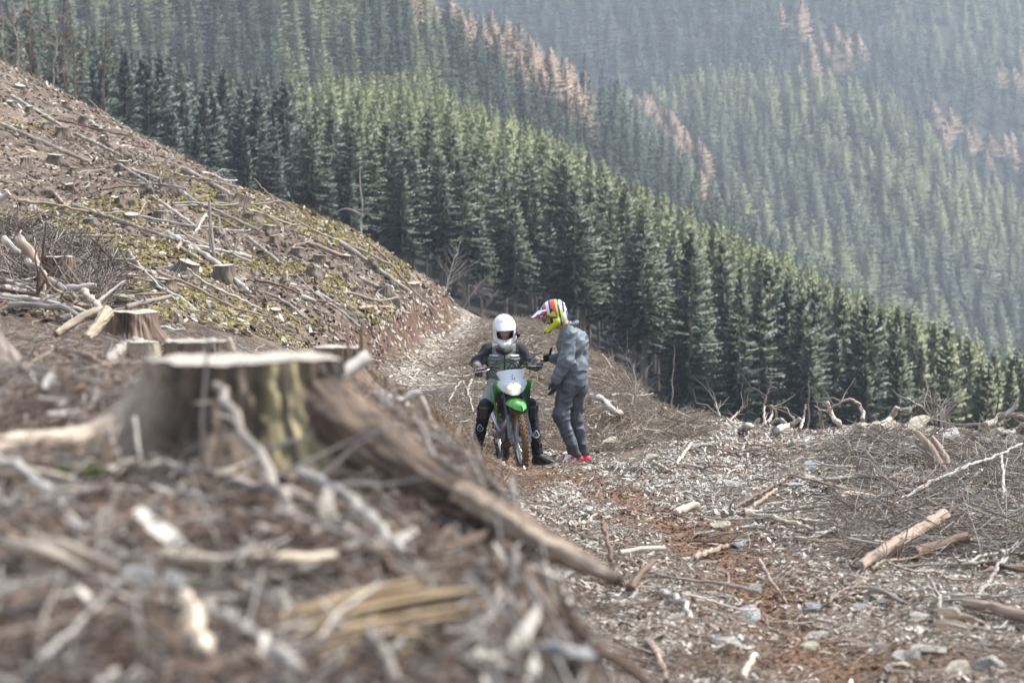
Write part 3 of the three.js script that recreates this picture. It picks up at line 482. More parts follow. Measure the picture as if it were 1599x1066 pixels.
// ---------------------------------------------------------------- branches and logs that can be told apart
{
  const G = M.grey, S = M.silver, B = M.brown, U = M.umber, L = M.pale, T = M.tan; let n = 500;
  const b = (label, spots, r0, r1, mat, o) => branch(label, spots, r0, r1, mat, n++, o);
  // over the near bank
  b('forked grey branch leaning against the front of the nearest stump', [[338, 604, 0, 4.93], [372, 660, 0, 4.8], [412, 728, 0, 4.6], [448, 795, 0, 4.4], [478, 850, 0, 4.25], [508, 905, 0, 4.1]], 0.011, 0.013, G, { wob: 0.12, twigs: 5, len: 0.16 });
  b('long pale branch lying across the bank below the nearest stump', [[180, 742, 0.02], [270, 760, 0.03], [400, 786, 0.03], [500, 818, 0.03], [580, 884, 0.02]], 0.011, 0.014, G, { twigs: 3 });
  b('thick pale branch slanting down right of the leaning branch', [[468, 768, 0.03], [520, 796, 0.04], [575, 836, 0.03], [628, 890, 0.02]], 0.014, 0.011, S, { twigs: 2 });
  b('straight grey branch running in from the left edge of the bank', [[-40, 742, 0.05], [50, 790, 0.05], [130, 852, 0.02]], 0.014, 0.012, S);
  b('thin upright twig standing on the bank below the long pale branch', [[668, 882, 0], [664, 812, 0, 4.4]], 0.006, 0.004, G);
  b('thin upright twig near the bottom, left of the bent brown branch', [[757, 1060, 0, 3.7], [760, 990, 0, 3.75], [758, 925, 0, 3.8]], 0.006, 0.005, G);
  b('bent dark brown branch hanging down the near edge of the bank', [[790, 880, 0.03], [850, 935, 0, 4.25], [905, 985, 0, 4.15], [960, 1030, 0, 4.05], [1030, 1080, 0, 3.95]], 0.012, 0.01, B, { twigs: 6, len: 0.2 });
  b('thin dark branch curving right from the top of the bent brown branch', [[800, 925, 0, 4.3], [880, 945, 0, 4.3], [950, 955, 0, 4.35], [985, 985, 0, 4.35]], 0.007, 0.004, U, { twigs: 2 });
  b('white peeled branch end lying at the bottom left of the bank', [[288, 960, 0.02], [303, 1005, 0.03], [318, 1052, 0.02]], 0.016, 0.018, L);
  b('pale curved branch under the leaning branch, above the splintered wood', [[255, 886, 0.02], [330, 908, 0.03], [420, 905, 0.03], [520, 892, 0.02]], 0.014, 0.01, L);
  b('grey branch lying along the bottom edge left of the splintered wood', [[330, 985, 0.03], [400, 1030, 0.03], [470, 1085, 0.03]], 0.012, 0.012, S);
  b('grey branch end crossing the bottom edge beside the splintered wood', [[570, 1010, 0.03], [600, 1050, 0.02], [625, 1090, 0.02]], 0.009, 0.008, G);
  b('thin grey stem hanging from the left side of the nearest stump', [[208, 652, 0, 5.0], [214, 690, 0, 4.95], [222, 728, 0, 4.9]], 0.006, 0.004, S);
  b('short white stub standing in the litter below the nearest stump', [[286, 782, 0], [286, 752, 0, 4.75]], 0.009, 0.009, L);
  b('thin grey twig across the front of the nearest stump', [[415, 703, 0, 4.85], [450, 690, 0, 4.85], [482, 682, 0, 4.85]], 0.006, 0.004, G);
  b('dark branch on the litter at the foot of the nearest stump', [[505, 762, 0.02], [560, 772, 0.03], [605, 795, 0.01]], 0.012, 0.008, U);
  b('broken grey stick poking out right of the nearest stump top', [[528, 588, 0, 6.6], [545, 575, 0, 6.65], [572, 558, 0, 6.7]], 0.017, 0.02, S);
  // behind the nearest stump
  b('curved grey root-like branch between the small pale stump and the bank', [[165, 580, 0.02], [190, 564, 0.05], [212, 554, 0.05], [238, 553, 0.03]], 0.028, 0.022, G, { from: 7 });
  b('brown pole lying on the bank below the broad sawn stump', [[92, 556, 0.02], [130, 572, 0.03], [172, 592, 0.02]], 0.02, 0.016, B, { from: 7 });
  b('white stub sticking up behind the nearest stump', [[363, 549, 0, 9.2], [356, 527, 0, 9.2]], 0.014, 0.01, L);
  b('grey branch reaching right above the broad sawn stump', [[196, 479, 0, 14.6], [222, 473, 0, 14.7], [245, 468, 0, 14.8], [267, 462, 0, 14.9]], 0.022, 0.014, G, { twigs: 2, len: 0.2 });
  b('pale twig rising steeply from the branch heap', [[153, 470, 0, 15.3], [172, 455, 0, 15.4], [194, 438, 0, 15.5]], 0.014, 0.009, S);
  b('white branch running down from the branch heap to the broad sawn stump', [[129, 452, 0, 16], [142, 466, 0, 15.6], [157, 481, 0, 15]], 0.026, 0.02, L);
  b('long grey pole sloping down across the branch heap', [[43, 409, 0, 17.6], [78, 437, 0, 17.2], [114, 464, 0, 16.6]], 0.028, 0.024, G, { twigs: 4 });
  b('short white pole at the top left of the branch heap', [[5, 371, 0, 18.5], [28, 395, 0, 18.2]], 0.026, 0.022, S);
  b('rotten red-brown broken trunk on the branch heap', [[27, 376, 0, 18.6], [42, 392, 0, 18.4], [58, 414, 0, 18.2]], 0.055, 0.035, T, { name: 'rotten_log', category: 'log', wob: 0.3 });
  b('thin dark stem standing upright beside the rotten trunk', [[66, 412, 0, 18.5], [68, 380, 0, 18.5], [71, 346, 0, 18.5]], 0.012, 0.007, U);
  b('pale pole lying down the slope right of the upright dark stem', [[72, 354, 0.05], [110, 376, 0.05], [146, 397, 0.03]], 0.032, 0.026, G);
  b('short pale pole at the foot of the sloping pale pole', [[131, 405, 0.03], [167, 395, 0.04]], 0.026, 0.022, S);
  b('grey pole resting on the lower part of the branch heap', [[14, 475, 0, 15], [60, 478, 0, 14.8], [100, 480, 0, 14.6], [126, 493, 0, 14.4]], 0.022, 0.018, G, { twigs: 5 });
  b('pale broken pole resting against the right of the branch heap', [[104, 449, 0, 16], [150, 446, 0, 16]], 0.022, 0.02, S);
  b('snow-white log end poking in at the left edge above the branch heap', [[-14, 315, 0, 19.2], [3, 308, 0, 19.2], [14, 301, 0, 19.2]], 0.03, 0.03, S);
  // down the felled hillside
  const hillLogs = [
    ['long grey log lying down the hillside above the moss', [[115, 328], [195, 355], [275, 383]], 0.04], ['long pale log with a bent lower end, lowest of the hillside logs', [[260, 370], [328, 412], [360, 440], [390, 466]], 0.045], ['short white log crossing the long pale log', [[279, 395], [308, 411]], 0.04],
    ['short white stub beside the top of the long pale log', [[275, 397], [285, 383]], 0.035], ['pale stick on the moss below the long grey log', [[199, 400], [222, 430]], 0.03], ['dark-sided log right of the upright dead stem', [[248, 320], [311, 365]], 0.035],
    ['upper of two parallel logs high on the hillside', [[296, 318], [350, 341], [402, 366]], 0.038], ['lower of two parallel logs high on the hillside', [[290, 322], [340, 345], [372, 362]], 0.032], ['very long grey log at the left edge of the hillside', [[-10, 195], [60, 226], [138, 260]], 0.055],
    ['long log near the top of the hillside left of the crest', [[18, 155], [100, 205]], 0.045], ['grey log below the crest in the middle of the hillside', [[118, 215], [190, 250]], 0.045], ['white short log lying on bare earth left of the hillside moss', [[84, 308], [102, 328]], 0.035],
    ['pale straight log on the skyline of the hillside', [[286, 270], [335, 297], [381, 324]], 0.06], ['short pale log just under the left skyline', [[141, 196], [166, 214]], 0.055], ['bark-covered log on the skyline above the track bend', [[530, 385], [580, 420], [636, 461]], 0.055],
    ['grey log lying below the skyline log', [[480, 385], [530, 405], [560, 412]], 0.045], ['slanting brown pole in the middle of the lower hillside', [[386, 377], [440, 420]], 0.035], ['grey pole lying near the foot of the hillside', [[493, 464], [530, 485]], 0.035],
    ['thin pole on the moss near the foot of the hillside', [[412, 463], [450, 482], [478, 505]], 0.025], ['grey pole above the cut bank at the track bend', [[560, 488], [600, 486], [640, 496]], 0.03], ['thin grey pole in the brown earth of the upper hillside', [[185, 262], [245, 300]], 0.035], ['forked grey pole high on the hillside', [[205, 270], [260, 292], [300, 316]], 0.035], ['thin pole left of the parallel logs', [[236, 312], [285, 345]], 0.028], ['pale pole at the edge of the lower moss', [[335, 415], [352, 441]], 0.025],
    ['grey pole across the brown slope above the bend', [[560, 440], [620, 470]], 0.04], ['short split log above the cut bank', [[470, 470], [493, 480]], 0.04],
  ];
  for (const [label, pts, r] of hillLogs) b(label, pts.map(([x, y]) => [x, y, 0.06]), r, r * 0.75, [G, S, G, T][n % 4], { from: 16, name: 'log', category: 'log', wob: 0.1, sides: 8 });
  b('thin dead stem standing upright on the hillside', [[332, 405, 0], [329, 360, 0, 41], [326, 313, 0, 41]].map((p, i) => i ? [p[0], p[1], 0, -hit(332, 405, 16).z] : p), 0.05, 0.02, G, { name: 'dead_sapling', category: 'dead stem', from: 16 });
  b('short white stake upright in the middle of the hillside', [[446, 443, 0], [446, 423, 0, -hit(446, 443, 16).z]], 0.032, 0.034, L, { name: 'stake', category: 'stake', wob: 0, from: 16 });
  b('tiny white stake upright at the top left of the hillside', [[39, 134, 0], [39, 123, 0, -hit(39, 134, 16).z]], 0.05, 0.05, L, { name: 'stake', category: 'stake', wob: 0, from: 16 });
  // along the edge of the bank above the bike
  b('brown stick on the bank right of the splintered stump', [[588, 634, 0.03], [604, 645, 0.03], [622, 656, 0.02]], 0.022, 0.02, G, { from: 8 }); b('pale forked stick below the brown stick on the bank', [[600, 646, 0.03], [625, 652, 0.04], [647, 656, 0.02]], 0.02, 0.014, S, { from: 8, twigs: 1 });
  b('arched grey stick on the bank edge', [[622, 693, 0.02], [640, 682, 0.1], [655, 678, 0.12], [676, 698, 0.02]], 0.014, 0.012, S, { from: 8 }); b('flat white piece of wood on the bank edge, left of the front wheel', [[644, 703, 0.03], [672, 712, 0.03], [700, 716, 0.02]], 0.024, 0.018, L, { from: 8 });
  b('long pale branch pointing down the bank edge toward the track', [[690, 719, 0.03], [710, 733, 0.03], [731, 748, 0.02]], 0.02, 0.013, S, { from: 8 }); b('short upright stump of a stick on the bank edge', [[671, 690, 0], [670, 655, 0, 16.6]], 0.018, 0.014, G, { from: 8 });
  b('thin grey stick lying behind the bank, left of the rider', [[624, 600, 0.04], [632, 622, 0.02]], 0.022, 0.018, S, { from: 20 });
  b('curved stem arching behind the left boot of the rider', [[700, 640, 0.1], [722, 630, 0.3], [740, 655, 0.1]], 0.014, 0.01, G, { from: 20 });
  // landing, from the riders to the right edge
  b('weathered grey root arching behind the standing person', [[921, 640, 0.1], [924, 618, 0, 28.5], [944, 627, 0, 28.4], [958, 641, 0, 28.3], [970, 655, 0.05]], 0.045, 0.04, S, { twigs: 3 });
  b('pale log on the slope behind the standing person', [[1000, 624, 0.06], [1018, 636, 0.06], [1037, 649, 0.06]], 0.05, 0.04, L, { name: 'log', category: 'log' });
  b('grey stick slanting up beside the legs of the standing person', [[928, 678, 0.05], [942, 664, 0.15], [955, 650, 0, 27]], 0.018, 0.014, G); b('pale stick behind the heels of the standing person', [[918, 671, 0.05], [930, 682, 0.05], [942, 692, 0.03]], 0.02, 0.016, S);
  b('thin dark branch on the ground touching the heel of the standing person', [[920, 707, 0.02], [935, 709, 0.03], [955, 698, 0.03]], 0.012, 0.01, U);
  b('pale straight stick leaning right of the flat stone', [[1056, 730, 0.02], [1068, 718, 0.06], [1080, 704, 0.08]], 0.018, 0.014, L); b('pale crooked stick lying right of the leaning straight stick', [[1070, 730, 0.03], [1092, 735, 0.03], [1118, 742, 0.02]], 0.018, 0.012, S); b('short pale stick below the flat stone', [[1020, 726, 0.03], [1046, 739, 0.02]], 0.016, 0.012, L);
  b('short thick peeled log in the middle of the landing', [[1055, 812, 0.04], [1074, 804, 0.04], [1094, 799, 0.04]], 0.035, 0.033, L, { name: 'log', category: 'log' });
  b('long thin brown stick slanting up across the landing', [[1146, 799, 0.02], [1200, 772, 0.04], [1252, 746, 0.06]], 0.016, 0.009, B); b('brown stick parallel below the long thin brown stick', [[1164, 808, 0.02], [1190, 792, 0.05], [1213, 780, 0.08]], 0.018, 0.014, T);
  b('pale smooth branch lying right of the orange soil', [[1172, 811, 0.03], [1215, 820, 0.04], [1270, 834, 0.02]], 0.022, 0.014, L); b('pale stick below the smooth branch', [[1270, 845, 0.03], [1330, 832, 0.05], [1365, 828, 0.03]], 0.016, 0.012, S);
  b('pale peeled log lying above the two brown logs', [[1312, 788, 0.04], [1352, 790, 0.05], [1393, 801, 0.04]], 0.045, 0.028, L, { name: 'log', category: 'log' });
  b('long reddish log lying with its right end raised', [[1342, 899, 0.03], [1400, 873, 0.08], [1474, 842, 0.14]], 0.036, 0.048, T, { name: 'log', category: 'log', wob: 0.03, sides: 12 }); b('dark log lying behind the reddish log', [[1425, 878, 0.03], [1470, 871, 0.06], [1510, 864, 0.08]], 0.042, 0.038, B, { name: 'log', category: 'log', wob: 0.04, sides: 12 });
  b('brown log running out at the right edge', [[1508, 962, 0.05], [1555, 972, 0.05], [1625, 990, 0.05]], 0.028, 0.034, T, { name: 'log', category: 'log', wob: 0.05, sides: 10 });
  b('thin stick rising to the right above the brown log at the right edge', [[1514, 951, 0.02], [1545, 922, 0.05], [1568, 890, 0.08]], 0.014, 0.01, G); b('brown stick pointing at the right edge behind the thin rising stick', [[1545, 893, 0.05], [1605, 908, 0.05]], 0.018, 0.014, B);
  b('dark crossed stick in the litter left of the white broken wood', [[1360, 930, 0.03], [1380, 940, 0.05], [1412, 952, 0.03]], 0.018, 0.014, G); b('short stick across the orange wheel track', [[1085, 880, 0.03], [1110, 872, 0.04], [1135, 862, 0.03]], 0.02, 0.017, T);
  b('pale splinter lying left of the wheel track', [[968, 872, 0.03], [1000, 868, 0.03], [1040, 866, 0.03]], 0.02, 0.016, L); b('brown branch stub pointing up left of the wheel track', [[985, 930, 0.02], [1002, 915, 0.06], [1022, 902, 0.08]], 0.026, 0.02, B); b('brown stub upright behind the root tip of the nearest stump', [[960, 893, 0], [950, 878, 0.1], [941, 862, 0.2]], 0.018, 0.014, B);
  b('grey bent branch lying beside the shadowed rut', [[1032, 938, 0.04], [1050, 950, 0.05], [1072, 962, 0.04], [1076, 976, 0.02]], 0.02, 0.016, S); b('thin straight stick over the orange soil of the rut', [[1145, 965, 0.02], [1190, 949, 0.03]], 0.01, 0.008, T);
  b('pale stick at the bottom edge, left of the orange track', [[1010, 1012, 0.03], [1030, 1042, 0.03], [1045, 1075, 0.02]], 0.016, 0.012, T); b('pale stick end at the bottom edge, right of the orange track', [[1158, 1070, 0.03], [1180, 1042, 0.05]], 0.018, 0.014, L);
  // the tangle at the right
  b('long silver branch sweeping up across the tangle at the right', [[1398, 796, 0.04], [1466, 772, 0.14], [1518, 760, 0.2], [1555, 750, 0.24], [1597, 734, 0.28]], 0.015, 0.01, S, { twigs: 8, len: 0.5 });
  b('silver branch forking below the long sweeping branch', [[1395, 775, 0.02], [1440, 760, 0.05], [1490, 757, 0.07], [1530, 754, 0.09]], 0.015, 0.012, S, { twigs: 6, len: 0.4 }); b('grey branch lying flat under the tangle', [[1365, 770, 0.03], [1420, 742, 0.05], [1500, 742, 0.1]], 0.02, 0.012, G, { twigs: 6, len: 0.35 });
  b('thin white upright stem in the tangle at the right edge', [[1568, 792, 0.02], [1564, 765, 0.3], [1558, 745, 0, 20]], 0.014, 0.01, S); b('thick bent grey branch on the skyline at the right edge', [[1539, 680, 0.1], [1553, 658, 0, 29], [1575, 647, 0, 29], [1603, 652, 0, 29]], 0.045, 0.03, G, { twigs: 4, len: 0.6 }); b('upright prong beside the thick bent branch on the skyline', [[1570, 648, 0, 29], [1584, 636, 0, 29], [1589, 622, 0, 29]], 0.03, 0.015, S);
  b('dark thin twig standing above the thick bent branch', [[1554, 660, 0, 29], [1557, 640, 0, 29], [1560, 626, 0, 29]], 0.014, 0.008, U); b('grey log end leaning at the right edge of the skyline', [[1560, 690, 0.1], [1582, 675, 0, 28], [1603, 660, 0, 28]], 0.035, 0.03, G);
  // the skyline of the landing
  b('pale bent branch rising at the left of the landing skyline', [[1148, 690, 0.05], [1166, 680, 0.1], [1176, 668, 0, 29.5], [1185, 655, 0, 29.5]], 0.045, 0.028, S, { twigs: 1 }); b('thin curled root standing on the skyline', [[1196, 672, 0.05], [1193, 640, 0, 29.5], [1197, 618, 0, 29.5], [1203, 604, 0, 29.5]], 0.02, 0.008, G, { twigs: 5, len: 0.5 });
  b('looping root right of the thin curled root', [[1198, 668, 0.05], [1206, 648, 0, 29.5], [1203, 633, 0, 29.5], [1211, 640, 0, 29.5], [1214, 655, 0, 29.5]], 0.022, 0.016, G, { twigs: 4, len: 0.4 }); b('arched pale root reaching down to the right on the skyline', [[1205, 660, 0, 29.4], [1214, 656, 0, 29.3], [1222, 656, 0, 29.2], [1235, 672, 0.05]], 0.024, 0.03, S); b('pale forked log end on the skyline', [[1214, 684, 0.08], [1232, 672, 0.12], [1250, 654, 0, 29]], 0.05, 0.03, S, { twigs: 2 });
  b('white upright snapped branch on the skyline', [[1311, 670, 0.05], [1301, 650, 0, 29.3], [1292, 627, 0, 29.3]], 0.04, 0.024, L, { twigs: 2, len: 0.3 }); b('short double stub left of the white snapped branch', [[1286, 666, 0.05], [1281, 640, 0, 29.3]], 0.035, 0.02, G, { twigs: 2, len: 0.25 }); b('thin pale stem leaning at the left of the double stub', [[1250, 676, 0.05], [1255, 655, 0, 29.3], [1259, 632, 0, 29.3]], 0.016, 0.01, S);
  b('arched grey root with a drooping tip on the skyline', [[1349, 664, 0.05], [1346, 640, 0, 29.3], [1338, 628, 0, 29.3], [1325, 624, 0, 29.3], [1310, 630, 0, 29.3], [1292, 642, 0, 29.3]], 0.034, 0.014, G, { twigs: 5, len: 0.4 }); b('pale snapped post leaning right on the skyline', [[1378, 672, 0.05], [1390, 654, 0, 29.4], [1402, 635, 0, 29.4]], 0.035, 0.04, L, { wob: 0.03 });
  for (const [i, t] of ['long grey prong sticking out left of the skyline twig bundle', 'crooked grey prong in the middle of the skyline twig bundle', 'thin prong bending right out of the skyline twig bundle', 'short upright prong in the skyline twig bundle', 'dark low prong under the skyline twig bundle', 'thin curved prong over the skyline twig bundle'].entries()) b(t, [[1462 + i * 3, 672 - i, 0, 29], [[1445, 640], [1458, 642], [1478, 648], [1470, 640], [1440, 655], [1468, 636]][i].concat(0, 29), [[1417, 621], [1452, 617], [1492, 632], [1479, 623], [1425, 640], [1448, 626]][i].concat(0, 29)], 0.022, 0.01, [S, G, G, S, U, G][i], { twigs: 6, len: 0.45 });
  b('small twig tree on the skyline behind the landing mound', [[1125, 655, 0.02], [1119, 635, 0, 30], [1116, 622, 0, 30]], 0.018, 0.008, G, { twigs: 9, len: 0.4 }); b('thin branching twig right of the small twig tree', [[1140, 660, 0.02], [1152, 645, 0, 30], [1168, 632, 0, 30]], 0.016, 0.008, G, { twigs: 9, len: 0.4 }); b('dead twiggy stem above the grey arching root', [[985, 640, 0.05], [992, 605, 0, 30], [988, 568, 0, 30]], 0.018, 0.007, G, { twigs: 14, len: 0.5 });
  // split slabs and broken wood
  const lump = (label, px, py, L, w, h, mat, seed, turn, o = {}) => { const g = splinterGeo(L, w, h, seed, o.n); g.rotateZ(turn[2]); g.rotateY(turn[1]); const p = o.D ? P(px, py, o.D) : hit(px, py); const m = solo(o.name ?? 'broken_wood', g, mat, label, 'broken wood'); m.position.copy(p); m.position.y += o.up ?? h * 0.4; };
  lump('splintered yellowish wood at the bottom of the near bank', 590, 1010, 0.42, 0.2, 0.09, M.gold, 3, [0, 0.35, 0.15], { n: 22 }); lump('white broken peeled wood near the right bottom corner', 1494, 990, 0.3, 0.16, 0.12, L, 4, [0, -0.7, -0.1], { n: 9 }); lump('pale split slab of wood at the left edge of the bank', 55, 775, 0.3, 0.07, 0.05, L, 5, [0, -0.5, -0.1], { n: 5 }); lump('tan slab of bark and wood low on the left of the bank', 85, 905, 0.26, 0.09, 0.05, L, 6, [0, -0.75, -0.1], { n: 5 });
  { // rotten stump leaning in the tangle
    const p = hit(1478, 745), o = thing('rotten_stump', 'hollow rotten brown stump leaning left among stones and branches', 'stump', p); const D = -p.z;
    for (const [a, c, r0, r1] of [[[1476, 742], [1432, 676], 0.075, 0.03], [[1482, 738], [1456, 682], 0.06, 0.02], [[1468, 745], [1430, 690], 0.04, 0.015]]) { const q = [P(a[0], a[1], D), P((a[0] + c[0]) / 2 + 4, (a[1] + c[1]) / 2, D + 0.05), P(c[0], c[1], D + 0.15)].map((v) => v.sub(p)); part('wood_shard', branchGeo(q, r0, r1, 900 + a[0], { wob: 0.2, sides: 9 }), M.tan, o); }
  }
}
// ---- stones
{
  let s = 40; const st = (label, px, py, wpx, hpx, mat, turn, o) => { const D = -hit(px, py).z, k = D / F; return stone(label, px, py, wpx * k * 1.25, hpx * k * 1.45, mat, s++, turn, o); };
  st('pale square block of stone beside the standing person', 953, 700, 30, 24, M.buff, [0, 0.4, 0.1]); st('flat grey-buff stone on the landing below the pale block', 1019, 724, 36, 22, M.buff, [0.2, 0.2, 0]); st('tilted buff slab at the middle of the skyline', 1430, 672, 44, 26, M.buff, [0.3, 0.3, 0.5]); st('big pale grey boulder right of the tilted slab', 1486, 694, 44, 34, M.stone, [0, 0.5, 0.1]);
  st('square brown-buff stone on the skyline beside the leaning post', 1372, 676, 34, 26, M.buff, [0, 0.3, 0]); st('buff stone just right of the leaning post', 1394, 676, 24, 24, M.buff, [0, 0.9, 0.2]); st('low buff stone on the skyline left of the arched root', 1290, 672, 34, 12, M.buff, [0, 0.2, 0.1]); st('small buff stone under the arched root', 1346, 670, 20, 16, M.buff, [0.2, 0.1, 0.3]);
  st('grey square stone right of the big boulder', 1532, 696, 30, 18, M.slate, [0.2, 0.2, 0]); st('buff upright stone near the right edge', 1561, 706, 18, 26, M.buff, [0, 0.4, 0.3]); st('flat pale stone resting on the branches at the right', 1566, 676, 34, 14, M.stone, [0.1, 0.2, 0.2]); st('flat grey slab in front of the big boulder', 1494, 738, 40, 18, M.slate, [0.3, 0.2, 0]); st('small pale stone left of the moss patch', 1448, 744, 20, 12, M.buff, [0, 0.5, 0]);
  st('rounded white stone below the landing skyline', 1238, 697, 12, 18, M.stone, [0, 0.3, 0.2]); st('pale stone above the long thin brown stick', 1170, 783, 20, 18, M.stone, [0, 0.6, 0.3]); st('pale flat stone right of the small thick log', 1125, 825, 30, 16, M.buff, [0.3, 0.2, 0]); st('mossy brown stone right of the dark log', 1572, 827, 34, 20, M.buff, [0, 0.2, 0.1]);
  st('large pale slate near the bottom right corner', 1546, 1048, 48, 30, M.stone, [0.5, 0.3, 0.2]); st('flat pale slate at the bottom, left of the large slate', 1500, 1056, 48, 24, M.buff, [0.5, 0.2, 0]); st('pale slate lying left of the white broken wood', 1426, 1027, 34, 20, M.stone, [0.4, 0.4, 0.1]); st('long thin slate lying right of the orange track', 1274, 998, 38, 12, M.stone, [0.3, 0.4, 0.2]);
  st('grey blue slate leaning in the litter of the near bank', 236, 930, 110, 34, M.slate, [0.2, -0.6, -0.35], { up: 0.4 }); st('white rounded stone at the bottom left of the bank', 128, 1008, 46, 30, M.stone, [0, 0.3, 0]); st('pale stone at the near edge of the bank below the root tip', 876, 990, 34, 30, M.stone, [0, 0.4, 0.3]); st('small pale stone on the track behind the front wheel', 1012, 772, 14, 9, M.stone, [0, 0.2, 0]);
  st('pale chip of stone on the track in the near rut', 1117, 930, 12, 8, M.buff, [0, 0.2, 0]); st('white stone on the slope left of the rider', 678, 628, 14, 9, M.stone, [0, 0.3, 0.2]); st('white stone on the slope between the rider and the standing person', 836, 545, 10, 8, M.stone, [0, 0.3, 0.4]);
  const q = rng(99), protos = [0, 1, 2, 3, 4].map((k) => stoneGeo(0.09, 0.035, 0.07, 70 + k, 1));
  for (let i = 0; i < 90; i++) { const px = 860 + 780 * q(), py = 690 + 370 * Math.pow(q(), 1.3), p = hit(px, py), m = solo('slate_fragment', protos[i % 5], [M.stone, M.buff, M.slate, M.stone][i % 4], 'small broken slate lying in the chips of the landing', 'stone', 'broken slates scattered over the landing'); m.position.copy(p); m.position.y += 0.008; m.rotation.set((q() - 0.5) * 0.5, q() * 6, (q() - 0.5) * 0.5); const k = 0.45 + 0.9 * q(); m.scale.set(k, k, k); }
}
// ---- moss cushions
for (const [label, px, py, w] of [['green moss cushion at the left foot of the nearest stump', 138, 735, 0.075], ['dark green moss cushion beside the grey blue slate', 288, 912, 0.07], ['green moss patch in front of the big pale boulder', 1490, 712, 0.2], ['green moss patch left of the flat grey slab', 1530, 716, 0.2], ['small green moss tuft on the bank edge', 664, 678, 0.09], ['green moss tuft near the lower right edge', 1588, 1010, 0.06]]) {
  const g = new THREE.SphereGeometry(1, 28, 14), p = g.attributes.position; for (let i = 0; i < p.count; i++) { const v = V().fromBufferAttribute(p, i), k = 0.75 + 0.5 * fbm(v.x * 3 + px, v.z * 3 + v.y * 2, 3, 4); p.setXYZ(i, v.x * k * w, v.y * k * w * 0.18, v.z * k * w * 0.7); }
  g.computeVertexNormals(); const m = solo('moss_cushion', g, M.moss, label, 'moss'); m.position.copy(hit(px, py)); m.position.y += w * 0.03;
}
// ---- more branches lying about, a few shapes turned every way
{
  const r = rng(321), shapes = []; for (let k = 0; k < 8; k++) { const L = 0.9, p = [V(-L / 2, 0, 0), V(-L / 6, 0.02, (r() - 0.5) * 0.09), V(L / 5, 0.015, (r() - 0.5) * 0.1), V(L / 2, 0.03 + 0.05 * r(), (r() - 0.5) * 0.12)]; shapes.push(branchGeo(p, 0.014, 0.007, 700 + k, { twigs: [0, 2, 5, 1][k % 4], len: 0.26, wob: 0.07 })); }
  const lay = (n, pick, label, group, size) => { for (let i = 0; i < n; i++) { const [px, py, from] = pick(), p = hit(px, py, from), k = size * (0.6 + 0.9 * r()), m = solo('fallen_branch', shapes[Math.floor(r() * 8)], [M.grey, M.silver, M.brown, M.grey, M.tan][Math.floor(r() * 5)], label, 'branch', group); m.position.copy(p); m.position.y += 0.02 + 0.05 * r() * k; const y0 = ground(p.x, p.z), n = V((y0 - ground(p.x + 0.4, p.z)) / 0.4, 1, (y0 - ground(p.x, p.z + 0.4)) / 0.4).normalize(); m.quaternion.setFromUnitVectors(V(0, 1, 0), n).multiply(new THREE.Quaternion().setFromEuler(new THREE.Euler((r() - 0.5) * 0.4, r() * 6.28, (r() - 0.5) * 0.22))); m.scale.set(k, k, k); } };
  lay(60, () => [1090 + 520 * r(), 700 + 260 * r()], 'weathered stick lying in the litter of the landing', 'sticks scattered over the landing', 0.75);
  lay(45, () => [1330 + 280 * r(), 690 + 130 * r()], 'grey branch in the tangle of branches at the right', 'branches of the tangle at the right', 1.0);
  lay(70, () => { const t = r(); return [10 + 130 * t + 30 * (r() - 0.5), 380 + 110 * t * r() + 95 * r() * (1 - 0.5 * t), 12]; }, 'grey branch in the heap of branches at the left', 'branches of the heap at the left', 1.3);
  lay(50, () => [20 + 760 * r(), 735 + 320 * r(), 2.4], 'blurred stick in the litter of the near bank', 'sticks on the near bank', 0.3);
  lay(40, () => [560 + 440 * r(), 560 + 110 * r(), 24], 'grey stick on the brushy slope behind the rider', 'sticks on the slope behind the rider', 1.1);
  lay(70, () => [10 + 640 * r(), 150 + 330 * r() , 17], 'grey pole or branch lying on the felled hillside', 'poles and branches scattered over the felled hillside', 1.6);
  lay(30, () => [20 + 520 * r(), 560 + 40 * r(), 7], 'stick on the bank behind the nearest stump', 'sticks on the bank behind the nearest stump', 0.4);
}
